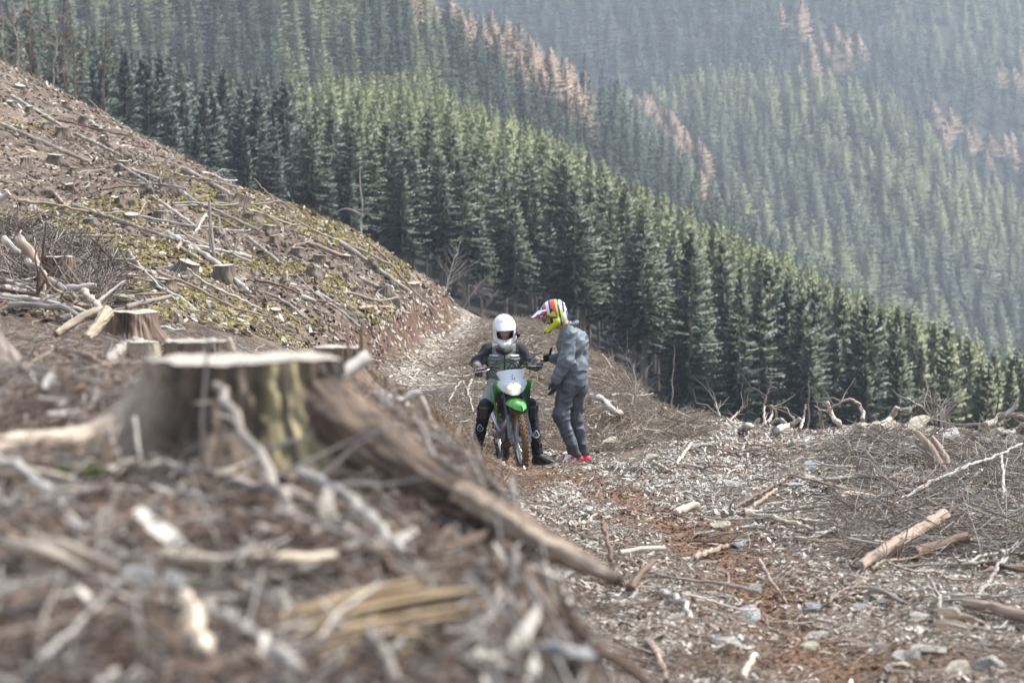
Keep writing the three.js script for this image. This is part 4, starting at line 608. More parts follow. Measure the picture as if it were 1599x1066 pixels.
// ---- countless chips, twigs, needles: one mass each
{
  const r = rng(42), M4 = new THREE.Matrix4(), Q = new THREE.Quaternion(), E = new THREE.Euler();
  const chip = (() => { const p = [[-0.5, 0, -0.12], [-0.1, 0.02, -0.2], [0.5, 0, -0.05], [0.35, 0.01, 0.14], [-0.2, 0.03, 0.2], [-0.52, 0.01, 0.08]], pos = []; for (const y of [0, 0.06]) for (const q of p) pos.push(q[0], q[1] + y, q[2]); const idx = []; for (let i = 1; i < 5; i++) idx.push(6, 6 + i + 1, 6 + i); for (let i = 0; i < 6; i++) { const j = (i + 1) % 6; idx.push(i, i + 6, j, j, i + 6, j + 6); } const g = new THREE.BufferGeometry(); g.setAttribute('position', new THREE.Float32BufferAttribute(pos, 3)); g.setIndex(idx); const h = g.toNonIndexed(); h.computeVertexNormals(); return h; })();
  const twig = (bend, seed) => tube([V(-0.5, 0, 0), V(-0.2, 0.02, bend), V(0.15, 0.03, bend * 0.3), V(0.5, 0.08, -bend)], (t) => lerp(0.0085, 0.0035, t), 4, 0.2, seed);
  const twigs = [twig(0.06, 1), twig(-0.1, 2), twig(0.16, 3)];
  const forked = merge([twig(0.08, 4), tube([V(-0.1, 0.02, 0.05), V(0.1, 0.12, 0.2), V(0.25, 0.2, 0.24)], (t) => lerp(0.006, 0.0025, t), 4), tube([V(0.1, 0.03, 0.02), V(0.25, 0.14, -0.16), V(0.42, 0.16, -0.24)], (t) => lerp(0.005, 0.002, t), 4)]);
  const mat = std({ roughness: 0.92 });
  const scatter = (name, label, geos, n, pick, look) => {
    const g = new THREE.Group(); g.name = name; scene.add(g); tag(g, label, 'litter', null, 'stuff');
    const ims = geos.map((q) => { const im = shade(new THREE.InstancedMesh(q, mat, Math.ceil(n / geos.length))); im.name = name + '_piece'; im.userData.kind = 'stuff'; g.add(im); return im; });
    const count = geos.map(() => 0), per = Math.ceil(n / geos.length);
    for (let i = 0; i < n * 4 && count.some((c) => c < per); i++) {
      const s = pick(); if (!s) continue; const [X, D] = s, k = Math.floor(r() * geos.length); if (count[k] >= per) continue;
      const l = look(X, D); if (!l) continue;
      const y = ground(X, -D), sx = (ground(X + 0.12, -D) - y) / 0.12, sz = (ground(X, -D + 0.12) - y) / 0.12;
      const up = V(-sx, 1, -sz).normalize(); Q.setFromUnitVectors(V(0, 1, 0), up).multiply(new THREE.Quaternion().setFromEuler(E.set((r() - 0.5) * l.tilt, l.turn ?? r() * 6.28, (r() - 0.5) * l.tilt)));
      ims[k].setMatrixAt(count[k], M4.compose(V(X, y + l.up, -D), Q, l.s)); ims[k].setColorAt(count[k], l.c); count[k]++;
    }
    ims.forEach((im, k) => { im.count = count[k]; });
  };
  const where = (p0, p1, d0, d1) => () => { const D = Math.exp(lerp(Math.log(d0), Math.log(d1), r())); return [lerp(p0, p1, r()) / F * D - 799.5 / F * D, D]; };
  const tone = (a, b) => { const t = r(), k = 0.7 + 0.6 * r(); return rgb(lerp(a[0], b[0], t) * k, lerp(a[1], b[1], t) * k, lerp(a[2], b[2], t) * k); };
  const chipsHere = (X, D) => { const track = Math.exp(-(((X - trackX(D)) / 0.36) ** 2)) * (D < 26 ? 1 : 0), n = fbm(X * 1.4, -D * 1.1, 3, 61); return r() < (1 - 0.88 * track) * smooth(0.3, 0.55, n + (D > 21 && D < 33 ? 0.12 : 0)); };
  scatter('wood_chips', 'pale wood and slate chips strewn over the landing', [chip], 76000, where(760, 1680, 8.3, 34), (X, D) => { if (!chipsHere(X, D)) return null; const s = 0.014 + 0.055 * r() * r() * r() + D * 0.0009; return { s: V(s * (0.8 + r()), s * 0.8, s), c: r() < 0.58 ? tone([0.3, 0.275, 0.235], [0.6, 0.555, 0.49]) : tone([0.1, 0.065, 0.042], [0.26, 0.2, 0.155]), up: 0.004 + 0.012 * r(), tilt: 0.9 }; });
  scatter('pale_chips', 'bleached grey chips heaped over the far half of the landing', [chip], 9000, where(840, 1680, 17, 33), (X, D) => { if (Math.abs(X - trackX(D)) < 0.4 && r() < 0.85) return null; if (r() > smooth(0.36, 0.6, fbm(X * 0.9, -D * 0.7, 3, 88))) return null; const s = 0.03 + 0.06 * r() * r(); return { s: V(s * (0.8 + r()), s * 0.8, s), c: tone([0.24, 0.225, 0.2], [0.5, 0.47, 0.42]), up: 0.012, tilt: 0.8 }; });
  scatter('twig_litter', 'thin grey and brown twigs strewn over the landing', [...twigs, forked], 17000, where(760, 1680, 8.3, 34), (X, D) => { if (r() < 0.7 * Math.exp(-(((X - trackX(D)) / 0.3) ** 2))) return null; const s = 0.1 + 0.35 * r() * r(); return { s: V(s, s, s), c: r() < 0.5 ? tone([0.3, 0.27, 0.23], [0.5, 0.46, 0.4]) : tone([0.13, 0.085, 0.055], [0.26, 0.19, 0.135]), up: 0.012, tilt: 0.5 }; });
  scatter('earth_crumbs', 'crumbs of orange-brown earth in the wheel track', [chip], 12000, () => { const D = Math.exp(lerp(Math.log(8.3), Math.log(26), r())); return [trackX(D) + (r() + r() - 1) * 0.9, D]; }, () => { const s = 0.012 + 0.04 * r() * r(); return { s: V(s, s * 3.5, s * 1.8), c: tone([0.12, 0.065, 0.036], [0.2, 0.115, 0.066]), up: 0.002, tilt: 1.6 }; });
  scatter('bank_litter', 'brown needles, chips and twigs covering the near bank', [chip, chip, ...twigs], 46000, where(-120, 1000, 2.9, 8), (X, D) => { if (X > 0.45) return null; const s = 0.008 + 0.035 * r() * r(); return { s: V(s * 1.8, s, s * 0.8), c: r() < 0.16 ? tone([0.28, 0.245, 0.2], [0.52, 0.47, 0.41]) : tone([0.06, 0.036, 0.026], [0.2, 0.135, 0.098]), up: 0.006, tilt: 1.1 }; });
  scatter('bank_tangle', 'thin grey and brown twigs matted over the near bank', [...twigs, forked], 3600, where(-120, 1000, 2.8, 7.5), (X, D) => { if (X > 0.42) return null; const s = 0.07 + 0.36 * r() * r(); return { s: V(s, s * 1.2, s), c: r() < 0.36 ? tone([0.3, 0.275, 0.245], [0.6, 0.56, 0.51]) : tone([0.06, 0.04, 0.03], [0.22, 0.155, 0.115]), up: 0.008 + 0.03 * r() * r(), tilt: 0.8 }; });
  scatter('bank_twigs', 'thin twigs lying over the bank behind the nearest stump', [...twigs, forked], 12000, where(-120, 860, 6.5, 22), (X, D) => { if (X > -0.2 + 0.02 * D) return null; const s = 0.1 + 0.3 * r() * r(); return { s: V(s, s, s), c: r() < 0.45 ? tone([0.32, 0.28, 0.24], [0.52, 0.47, 0.41]) : tone([0.13, 0.08, 0.052], [0.28, 0.19, 0.13]), up: 0.012, tilt: 0.6 }; });
  scatter('bank_edge_grass', 'dry straw-brown roots and grass hanging over the bank edge', twigs, 5000, () => { const D = Math.exp(lerp(Math.log(11), Math.log(20.8), r())), e = interp([[12, -0.62], [15.5, -0.5], [18.3, -0.32], [20.5, -0.08], [24, -0.1]], D); return [e + (r() + r() - 1) * 0.55, D]; }, (X, D) => { const s = 0.16 + 0.3 * r(); return { s: V(s, s * 0.7, s), c: r() < 0.5 ? tone([0.09, 0.052, 0.032], [0.2, 0.125, 0.08]) : tone([0.2, 0.125, 0.075], [0.38, 0.28, 0.19]), up: 0.01 + 0.05 * r(), tilt: 0.7, turn: 0.5 + (r() - 0.5) * 1.6 }; });
  scatter('hillside_brash', 'small grey sticks and brash lying down the felled hillside', [...twigs, forked], 26000, where(-120, 760, 16, 78), (X, D) => { if (isHill(X, D) < 0.3) return null; const s = 0.12 + 0.75 * r() * r() * r() * (0.4 + D / 60); return { s: V(s, s * 0.8, s), c: r() < 0.5 ? tone([0.25, 0.225, 0.195], [0.46, 0.42, 0.36]) : tone([0.08, 0.055, 0.04], [0.22, 0.165, 0.125]), up: 0.02, tilt: 0.5, turn: 0.15 + (r() - 0.5) * (r() < 0.4 ? 1.2 : 6) }; });
  scatter('hillside_chips', 'dark bark scraps and chips over the felled hillside', [chip], 30000, where(-120, 760, 16, 78), (X, D) => { if (isHill(X, D) < 0.3) return null; const s = 0.05 + 0.14 * r() * r() + D * 0.0008; return { s: V(s, s * 1.3, s), c: r() < 0.3 ? tone([0.25, 0.225, 0.19], [0.48, 0.43, 0.36]) : tone([0.06, 0.04, 0.03], [0.22, 0.16, 0.12]), up: 0.01, tilt: 1.3 }; });
  scatter('bank_chunks', 'bigger pale and brown shards of wood on the near bank', [chip], 420, where(-120, 980, 2.9, 7.5), (X, D) => { if (X > 0.35) return null; const s = 0.05 + 0.09 * r() * r(); return { s: V(s * (0.8 + r()), s * 0.7, s * (0.5 + 0.5 * r())), c: r() < 0.5 ? tone([0.34, 0.3, 0.25], [0.6, 0.55, 0.48]) : tone([0.06, 0.04, 0.03], [0.2, 0.14, 0.1]), up: 0.014, tilt: 1.2 }; });
  scatter('hillside_moss', 'yellow-green moss tufts on the felled hillside', [chip], 26000, where(-60, 640, 18, 52), (X, D) => { const m = fbm(X * 0.55 + 3, -D * 0.3, 4, 71); if (isHill(X, D) < 0.5 || r() > smooth(0.42, 0.56, m)) return null; const s = 0.04 + 0.07 * r(); return { s: V(s, s * 3, s * 1.5), c: tone([0.14, 0.12, 0.03], [0.27, 0.22, 0.07]), up: 0.0, tilt: 1.4 }; });
  scatter('slope_brush', 'dry grey brush covering the slope behind the rider', [...twigs, forked], 22000, where(540, 1100, 25.5, 48), (X, D) => { if (isHill(X, D) > 0.4) return null; const road = Math.exp(-(((X - trackX(D)) / 0.55) ** 2)) * (D > 30 ? 1 : 0); if (r() < road * 0.9) return null; const s = 0.2 + 0.55 * r() * r(); return { s: V(s, s * 1.3, s), c: r() < 0.65 ? tone([0.24, 0.2, 0.155], [0.42, 0.36, 0.29]) : tone([0.12, 0.09, 0.065], [0.24, 0.18, 0.13]), up: 0.03, tilt: 0.8 }; });
  scatter('track_stones', 'pale chips and small stones on the track at the bend', [chip], 9000, where(540, 1060, 26, 48), (X, D) => { const road = Math.exp(-(((X - trackX(D)) / 0.7) ** 2)); if (r() > 0.25 + road) return null; const s = 0.05 + 0.08 * r(); return { s: V(s, s, s), c: tone([0.28, 0.25, 0.21], [0.55, 0.5, 0.43]), up: 0.005, tilt: 0.8 }; });
  scatter('heap_twigs', 'fine grey twigs filling the heap of branches at the left', [...twigs, forked], 3000, () => { const t = r(), p = hit(8 + 160 * t + 40 * (r() - 0.5), 350 + 60 * t + 120 * r() * (1 - 0.3 * t), 12); return [p.x, -p.z]; }, (X, D) => { const s = 0.25 + 0.7 * r(); return { s: V(s, s, s), c: r() < 0.35 ? tone([0.24, 0.21, 0.185], [0.42, 0.38, 0.335]) : tone([0.05, 0.036, 0.03], [0.14, 0.1, 0.078]), up: 0.03 + 0.26 * r() * r(), tilt: 1.2 }; });
  scatter('tangle_twigs', 'fine grey twigs filling the tangle of branches at the right', [...twigs, forked], 2300, () => { const p = hit(1310 + 320 * r(), 690 + 190 * Math.pow(r(), 1.2), 9); if (r() > 1.6 * fbm(p.x * 1.3, p.z, 3, 5) - 0.25) return null; return [p.x, -p.z]; }, () => { const s = 0.2 + 0.6 * r(); return { s: V(s, s, s), c: r() < 0.55 ? tone([0.24, 0.215, 0.185], [0.46, 0.42, 0.37]) : tone([0.1, 0.07, 0.05], [0.24, 0.18, 0.13]), up: 0.02 + 0.12 * r() * r(), tilt: 0.8 }; });
}
// ---- bare trees and saplings in front of the wood
function bareTree(name, label, px, py, top, D, lean, spread, seed, mat, n = 26, category = 'bare tree', curve = 0) {
  const base = P(px, py, D), H = (py - top) / F * D, r = rng(seed), list = [], trunk = []; for (let i = 0; i <= 10; i++) trunk.push(V(lean * H * Math.pow(i / 10, 1 + curve) + (r() - 0.5) * 0.03 * H, H * i / 10 - (i ? 0 : 0.3), (r() - 0.5) * 0.03 * H));
  const o = thing(name, label, category, base); part('trunk', tube(new THREE.CatmullRomCurve3(trunk).getPoints(24), (t) => lerp(0.011, 0.003, t) * H, 6, 0.1, seed), mat, o);
  for (let k = 0; k < n; k++) { const f = 0.25 + 0.72 * r(), p = trunk[Math.floor(f * 10)].clone(), az = r() * 6.28, l = spread * H * (1.05 - f) * (0.5 + 0.7 * r()), d = V(Math.cos(az) + lean * 0.6, 0.65 + 0.5 * r(), Math.sin(az)).normalize(), q = [p]; for (let m = 1; m <= 4; m++) q.push(p.clone().addScaledVector(d, l * m / 4).add(V(0, -l * 0.06 * m * m * (curve ? 0 : 0.4), 0)).add(V((r() - 0.5) * l * 0.12, (r() - 0.5) * l * 0.1, (r() - 0.5) * l * 0.12))); list.push(tube(q, (t) => lerp(0.0032, 0.0011, t) * H, 4, 0, k)); for (let z = 0; z < 3; z++) { const s = q[1 + z], e = s.clone().addScaledVector(d, l * 0.3).add(V((r() - 0.5) * l * 0.4, (r() - 0.2) * l * 0.3, (r() - 0.5) * l * 0.4)); list.push(tube([s, s.clone().lerp(e, 0.5), e], (t) => lerp(0.0018, 0.0008, t) * H, 3)); } }
  part('crown', merge(list), mat, o); return o;
}
bareTree('bare_tree', 'tall thin pale bare tree at the edge of the wood above the hillside skyline', 567, 440, 258, 120, -0.02, 0.3, 3, M.silver, 14);
{ const t = scene.children[scene.children.length - 1], q = [[566, 338], [552, 329], [538, 326], [519, 334]].map(([x, y]) => P(x, y, 120).sub(t.position)); part('bough', tube(new THREE.CatmullRomCurve3(q).getPoints(12), (s) => lerp(0.07, 0.03, s), 6, 0.1, 4), M.grey, t, 'long bough drooping to the left'); }
bareTree('bare_sapling', 'silver bare sapling leaning right at the bend of the track', 691, 478, 372, 62, 0.3, 0.75, 8, M.silver, 30, 'sapling', 0.4);
bareTree('bare_sapling', 'low spreading silver sapling right of the leaning one', 722, 486, 428, 60, 0.7, 1.0, 9, M.silver, 26, 'sapling', 0.3);
bareTree('bare_sapling', 'smallest silver sapling, low at the crest behind the rider', 752, 496, 446, 58, 0.6, 0.9, 10, M.grey, 18, 'sapling', 0.3);
bareTree('dead_snag', 'thin dead grey snag standing before the wood right of the standing person', 1049, 652, 538, 60, 0.03, 0.12, 12, M.grey, 9, 'dead snag');
bareTree('dead_snag', 'thin pale dead snag before the dark wood behind the landing', 1263, 700, 588, 70, 0.0, 0.06, 13, M.grey, 6, 'dead snag');
[[14, 150, 8, 105], [48, 128, -8, 108], [82, 120, 0, 112], [120, 130, 10, 116], [-24, 120, -40, 110], [160, 120, 20, 120], [30, 110, -60, 122], [100, 100, -50, 126]].forEach(([px, py, top, D], i) => bareTree('bare_birch', ['leftmost bare brown birch at the top left corner', 'second bare birch from the left at the top left corner', 'middle bare birch above the left skyline', 'bare birch beside the first spruces at the top left', 'bare birch cut by the left edge of the picture', 'bare birch in front of the first spruces', 'tall bare birch behind the others at the top left', 'tall bare birch nearest the top edge'][i], px, py + 30, top, D, (i % 3 - 1) * 0.06, 0.5, 50 + i, i % 2 ? M.brown : M.grey, 34));
// ---------------------------------------------------------------- soft shapes: distance fields meshed with surface nets
const smin = (a, b, k) => { const h = Math.max(k - Math.abs(a - b), 0) / k; return Math.min(a, b) - h * h * k * 0.25; };
function capsule(p, a, b, ra, rb = ra) {
  const bx = b.x - a.x, by = b.y - a.y, bz = b.z - a.z, px = p.x - a.x, py = p.y - a.y, pz = p.z - a.z, t = clamp((px * bx + py * by + pz * bz) / (bx * bx + by * by + bz * bz + 1e-9));
  return Math.hypot(px - bx * t, py - by * t, pz - bz * t) - lerp(ra, rb, t);
}
const bones = (list, k = 0.03) => (p) => { let d = 1e3; for (const [a, b, ra, rb] of list) d = smin(d, capsule(p, a, b, ra, rb ?? ra), k); return d; };
function boxOf(list, pad = 0.04) { const b = new THREE.Box3(); for (const [a, c, ra, rb] of list) { const r = Math.max(ra, rb ?? ra) + pad; for (const q of [a, c]) { b.expandByPoint(q.clone().addScalar(r)); b.expandByPoint(q.clone().addScalar(-r)); } } return b; }
function nets(f, box, cell) {
  const o = box.min, nx = Math.ceil((box.max.x - o.x) / cell) + 1, ny = Math.ceil((box.max.y - o.y) / cell) + 1, nz = Math.ceil((box.max.z - o.z) / cell) + 1, v = new Float32Array(nx * ny * nz), p = V(), at = (i, j, k) => i + nx * (j + ny * k);
  for (let k = 0; k < nz; k++) for (let j = 0; j < ny; j++) for (let i = 0; i < nx; i++) v[at(i, j, k)] = f(p.set(o.x + i * cell, o.y + j * cell, o.z + k * cell));
  const id = new Int32Array(nx * ny * nz).fill(-1), pos = [], idx = [];
  for (let k = 0; k < nz - 1; k++) for (let j = 0; j < ny - 1; j++) for (let i = 0; i < nx - 1; i++) {
    let sx = 0, sy = 0, sz = 0, n = 0; const c = []; for (let q = 0; q < 8; q++) c.push(v[at(i + (q & 1), j + ((q >> 1) & 1), k + (q >> 2))]);
    for (let q = 0; q < 8; q++) for (const b of [1, 2, 4]) if (!(q & b)) { const a0 = c[q], a1 = c[q | b]; if ((a0 < 0) !== (a1 < 0)) { const t = a0 / (a0 - a1); sx += (q & 1) + (b === 1 ? t : 0); sy += ((q >> 1) & 1) + (b === 2 ? t : 0); sz += (q >> 2) + (b === 4 ? t : 0); n++; } }
    if (n) { id[at(i, j, k)] = pos.length / 3; pos.push(o.x + (i + sx / n) * cell, o.y + (j + sy / n) * cell, o.z + (k + sz / n) * cell); }
  }
  for (let k = 1; k < nz - 1; k++) for (let j = 1; j < ny - 1; j++) for (let i = 1; i < nx - 1; i++) {
    const s = v[at(i, j, k)] < 0, quad = (a, b, c, d, flip) => flip ? idx.push(a, c, b, a, d, c) : idx.push(a, b, c, a, c, d);
    if (s !== v[at(i + 1, j, k)] < 0) quad(id[at(i, j - 1, k - 1)], id[at(i, j, k - 1)], id[at(i, j, k)], id[at(i, j - 1, k)], !s);
    if (s !== v[at(i, j + 1, k)] < 0) quad(id[at(i - 1, j, k - 1)], id[at(i - 1, j, k)], id[at(i, j, k)], id[at(i, j, k - 1)], !s);
    if (s !== v[at(i, j, k + 1)] < 0) quad(id[at(i - 1, j - 1, k)], id[at(i, j - 1, k)], id[at(i, j, k)], id[at(i - 1, j, k)], !s);
  }
  const g = new THREE.BufferGeometry(), nor = new Float32Array(pos.length), e = cell * 0.6, q = V();
  for (let i = 0; i < pos.length; i += 3) { q.set(pos[i], pos[i + 1], pos[i + 2]); const d = (dx, dy, dz) => f(p.set(q.x + dx, q.y + dy, q.z + dz)), x = d(e, 0, 0) - d(-e, 0, 0), y = d(0, e, 0) - d(0, -e, 0), z = d(0, 0, e) - d(0, 0, -e), l = Math.hypot(x, y, z) || 1; nor[i] = x / l; nor[i + 1] = y / l; nor[i + 2] = z / l; }
  g.setAttribute('position', new THREE.Float32BufferAttribute(pos, 3)); g.setAttribute('normal', new THREE.BufferAttribute(nor, 3));
  const uv = []; for (let i = 0; i < pos.length; i += 3) uv.push(pos[i] + pos[i + 2] * 0.7, pos[i + 1]); g.setAttribute('uv', new THREE.Float32BufferAttribute(uv, 2)); g.setIndex(idx);
  return g;
}
// a panel lying on a soft shape: a w x h sheet seen along dir from origin, pressed onto the surface and standing proud of it
function panel(f, c, right, up, dir, w, h, thick, n = 10, shape) {
  const pos = [], uv = [], idx = [], p = V();
  for (let j = 0; j <= n; j++) for (let i = 0; i <= n; i++) {
    let u = i / n - 0.5, v = j / n - 0.5; if (shape) [u, v] = shape(u, v);
    p.copy(c).addScaledVector(right, u * w).addScaledVector(up, v * h).addScaledVector(dir, -0.25);
    let t = 0; for (let s = 0; s < 60; s++) { const d = f(p); if (d < 0.0008) break; const q = Math.min(d * 0.7, 0.02); p.addScaledVector(dir, q); t += q; if (t > 0.6) break; }
    const edge = i === 0 || j === 0 || i === n || j === n; p.addScaledVector(dir, edge ? thick * 0.8 : -thick); pos.push(p.x, p.y, p.z); uv.push(i / n, j / n);
    if (i && j) { const o = j * (n + 1) + i; idx.push(o - n - 2, o - n - 1, o - 1, o - n - 1, o, o - 1); }
  }
  const g = new THREE.BufferGeometry(); g.setAttribute('position', new THREE.Float32BufferAttribute(pos, 3)); g.setAttribute('uv', new THREE.Float32BufferAttribute(uv, 2)); g.setIndex(idx); g.computeVertexNormals(); return g;
}
// hand: wrist at 0, fingers along +y, thumb side +x, palm facing +z; curl bends every finger joint
function handBones(curl, thumb, fat = 1) {
  const L = [], v = (x, y, z) => V(x, y, z), R = 0.0098 * fat;
  L.push([v(-0.022, 0.0, 0), v(-0.03, 0.085, 0.0), 0.021, 0.016], [v(0.0, -0.01, 0), v(0, 0.088, -0.002), 0.025, 0.017], [v(0.022, 0.005, 0), v(0.03, 0.085, 0.0), 0.02, 0.016]);
  [[0.033, 0.04, 0.025, 0.021, 1], [0.011, 0.044, 0.029, 0.023, 1.02], [-0.011, 0.04, 0.027, 0.022, 0.98], [-0.032, 0.032, 0.021, 0.019, 0.86]].forEach(([x, a, b, c, k], i) => {
    let p = v(x, 0.088, 0), ang = 0; for (const [l, m] of [[a, 1], [b, 1.15], [c, 0.8]]) { ang += curl * m * (0.95 + 0.05 * i); const q = p.clone().add(v(x * 0.03, Math.cos(ang) * l, Math.sin(ang) * l)); L.push([p, q, R * k, R * k * 0.93]); p = q; }
  });
  let p = v(0.028, 0.022, 0.006); for (const d of thumb) { const q = p.clone().add(v(...d)); L.push([p, q, 0.0135 * fat, 0.0115 * fat]); p = q; }
  return L;
}
function frame(pos, y, z) { const Y = y.clone().normalize(), Z = z.clone().addScaledVector(Y, -z.dot(Y)).normalize(), X = V().crossVectors(Y, Z); return new THREE.Matrix4().makeBasis(X, Y, Z).setPosition(pos); }
function gloveGeo(m, curl, thumb, mirror, cuff = 0.05) {
  const L = handBones(curl, thumb, 1.12); L.push([V(0, -cuff, 0), V(0, 0.01, 0), 0.034, 0.028]);
  const f = bones(L, 0.007), g = nets(f, boxOf(L, 0.012), 0.0035); if (mirror) { g.scale(-1, 1, 1); const ix = g.index.array; for (let i = 0; i < ix.length; i += 3) { const t = ix[i]; ix[i] = ix[i + 1]; ix[i + 1] = t; } }
  return g.applyMatrix4(m);
}
const weave = tex(128, (u, v) => 0.5 + 0.25 * Math.sin(u * 6.283 * 32) * Math.sin(v * 6.283 * 32) + 0.3 * (wfbm(u, v, 8, 4, 6) - 0.5));
const clothMat = std({ vertexColors: true, bumpMap: rep(weave, 6, 6), bumpScale: 0.002, roughness: 0.92 });
const shinyCloth = std({ vertexColors: true, roughness: 0.62, bumpMap: rep(weave, 4, 4), bumpScale: 0.0015 });
const gelMat = new THREE.MeshPhysicalMaterial({ vertexColors: true, roughness: 0.32, clearcoat: 0.7, clearcoatRoughness: 0.12 });
const skinMat = new THREE.MeshPhysicalMaterial({ vertexColors: true, roughness: 0.55, specularIntensity: 0.6 });
// a head with a face, looking along +z: brow, sockets, nose, mouth, ears, chin
function headGeo() {
  const ell = (p, x, y, z, a, b, c) => { const k = Math.hypot((p.x - x) / a, (p.y - y) / b, (p.z - z) / c); return (k - 1) * Math.min(a, b, c); };
  const f = (p) => {
    const q = V(Math.abs(p.x), p.y, p.z); let d = ell(p, 0, 0.03, -0.005, 0.074, 0.098, 0.094); d = smin(d, ell(p, 0, -0.035, 0.022, 0.058, 0.075, 0.066), 0.03); d = smin(d, ell(p, 0, -0.088, 0.055, 0.028, 0.022, 0.026), 0.025);
    d = smin(d, capsule(p, V(0, 0.012, 0.088), V(0, -0.028, 0.104), 0.009, 0.0145), 0.012); d = smin(d, capsule(q, V(0.01, -0.032, 0.092), V(0.014, -0.032, 0.088), 0.009), 0.008); d = smin(d, capsule(q, V(0.012, 0.028, 0.084), V(0.046, 0.026, 0.066), 0.01), 0.012);
    d = Math.max(d, -ell(q, 0.031, 0.006, 0.094, 0.016, 0.011, 0.014)); d = smin(d, ell(q, 0.031, 0.006, 0.07, 0.0135, 0.0115, 0.0135), 0.003); d = smin(d, capsule(q, V(0, -0.056, 0.088), V(0.021, -0.055, 0.078), 0.0075, 0.005), 0.006); d = smin(d, ell(q, 0.077, 0, -0.005, 0.011, 0.03, 0.019), 0.008); d = smin(d, capsule(p, V(0, -0.06, -0.02), V(0, -0.16, -0.035), 0.052, 0.056), 0.03);
    return d;
  };
  const g = nets(f, new THREE.Box3(V(-0.11, -0.2, -0.12), V(0.11, 0.15, 0.14)), 0.004);
  return paint(g, (p) => { const ax = Math.abs(p.x), eye = Math.hypot(ax - 0.031, (p.y - 0.006) * 1.4) < 0.011 && p.z > 0.07; if (eye) return Math.hypot(ax - 0.031, p.y - 0.004) < 0.006 ? [0.05, 0.035, 0.03] : [0.6, 0.57, 0.54]; if (Math.abs(p.y + 0.056) < 0.007 && ax < 0.024 && p.z > 0.06) return [0.36, 0.16, 0.13]; if (p.z > 0.06 && Math.abs(p.y - 0.031) < 0.006 && ax > 0.012 && ax < 0.048) return [0.14, 0.09, 0.06]; if (p.z < 0.01 && p.y > 0.03 || p.y > 0.09) return [0.09, 0.06, 0.04]; return mix3([0.5, 0.29, 0.21], [0.58, 0.33, 0.25], fbm(p.x * 40, p.y * 40, 2, 3)); });
}
// ---------------------------------------------------------------- the motocross bike
const PAINT = (c, o = {}) => new THREE.MeshPhysicalMaterial({ color: rgb(...c), roughness: 0.38, clearcoat: 0.35, clearcoatRoughness: 0.25, ...o });
const dirtMap = tex(256, (u, v) => { const n = wfbm(u, v, 6, 5, 33), k = smooth(0.42, 0.68, n); return [lerp(1, 0.62, k), lerp(1, 0.54, k), lerp(1, 0.45, k)]; });
const B = {
  green: PAINT([0.1, 0.5, 0.08], { map: dirtMap }), white: PAINT([0.66, 0.69, 0.72]), black: PAINT([0.018, 0.018, 0.02], { roughness: 0.5 }), rubber: std({ color: rgb(0.022, 0.022, 0.022), roughness: 0.85 }),
  steel: std({ color: rgb(0.55, 0.56, 0.58), metalness: 0.9, roughness: 0.35 }), alloy: std({ color: rgb(0.38, 0.38, 0.38), metalness: 0.7, roughness: 0.5, bumpMap: soilBump, bumpScale: 0.002 }), dark: std({ color: rgb(0.06, 0.058, 0.055), metalness: 0.4, roughness: 0.6, bumpMap: soilBump, bumpScale: 0.004 }),
  mud: std({ color: rgb(0.19, 0.115, 0.062), roughness: 0.95, bumpMap: rep(soilBump, 6, 6), bumpScale: 0.01 }), mudDark: std({ color: rgb(0.07, 0.046, 0.03), roughness: 0.9, bumpMap: rep(soilBump, 6, 6), bumpScale: 0.01 }), guard: PAINT([0.12, 0.125, 0.14], { map: dirtMap }),
  lamp: std({ color: rgb(0.45, 0.42, 0.36), emissive: rgb(1, 0.78, 0.42), emissiveIntensity: 0.5, roughness: 0.2 }), leg: std({ color: rgb(0.26, 0.27, 0.29), metalness: 0.5, roughness: 0.55, map: dirtMap }), seat: std({ color: rgb(0.02, 0.02, 0.022), roughness: 0.8 }), print: std({ color: rgb(0.05, 0.05, 0.06) }), frame: PAINT([0.07, 0.075, 0.07]),
};
const bikeFrame = (() => { const f = P(817, 728, 24.0), r = P(786, 714, 25.38); f.y = ground(f.x, f.z) - 0.005; r.y = ground(r.x, r.z) - 0.005; const z = V().subVectors(f, r).normalize(), up = V(-0.085, 1, 0).normalize(), m = frame(f.clone().lerp(r, 0.5), up.addScaledVector(z, -up.dot(z)), z); return m; })();
const onBike = (x, y, z) => V(x, y, z).applyMatrix4(bikeFrame);
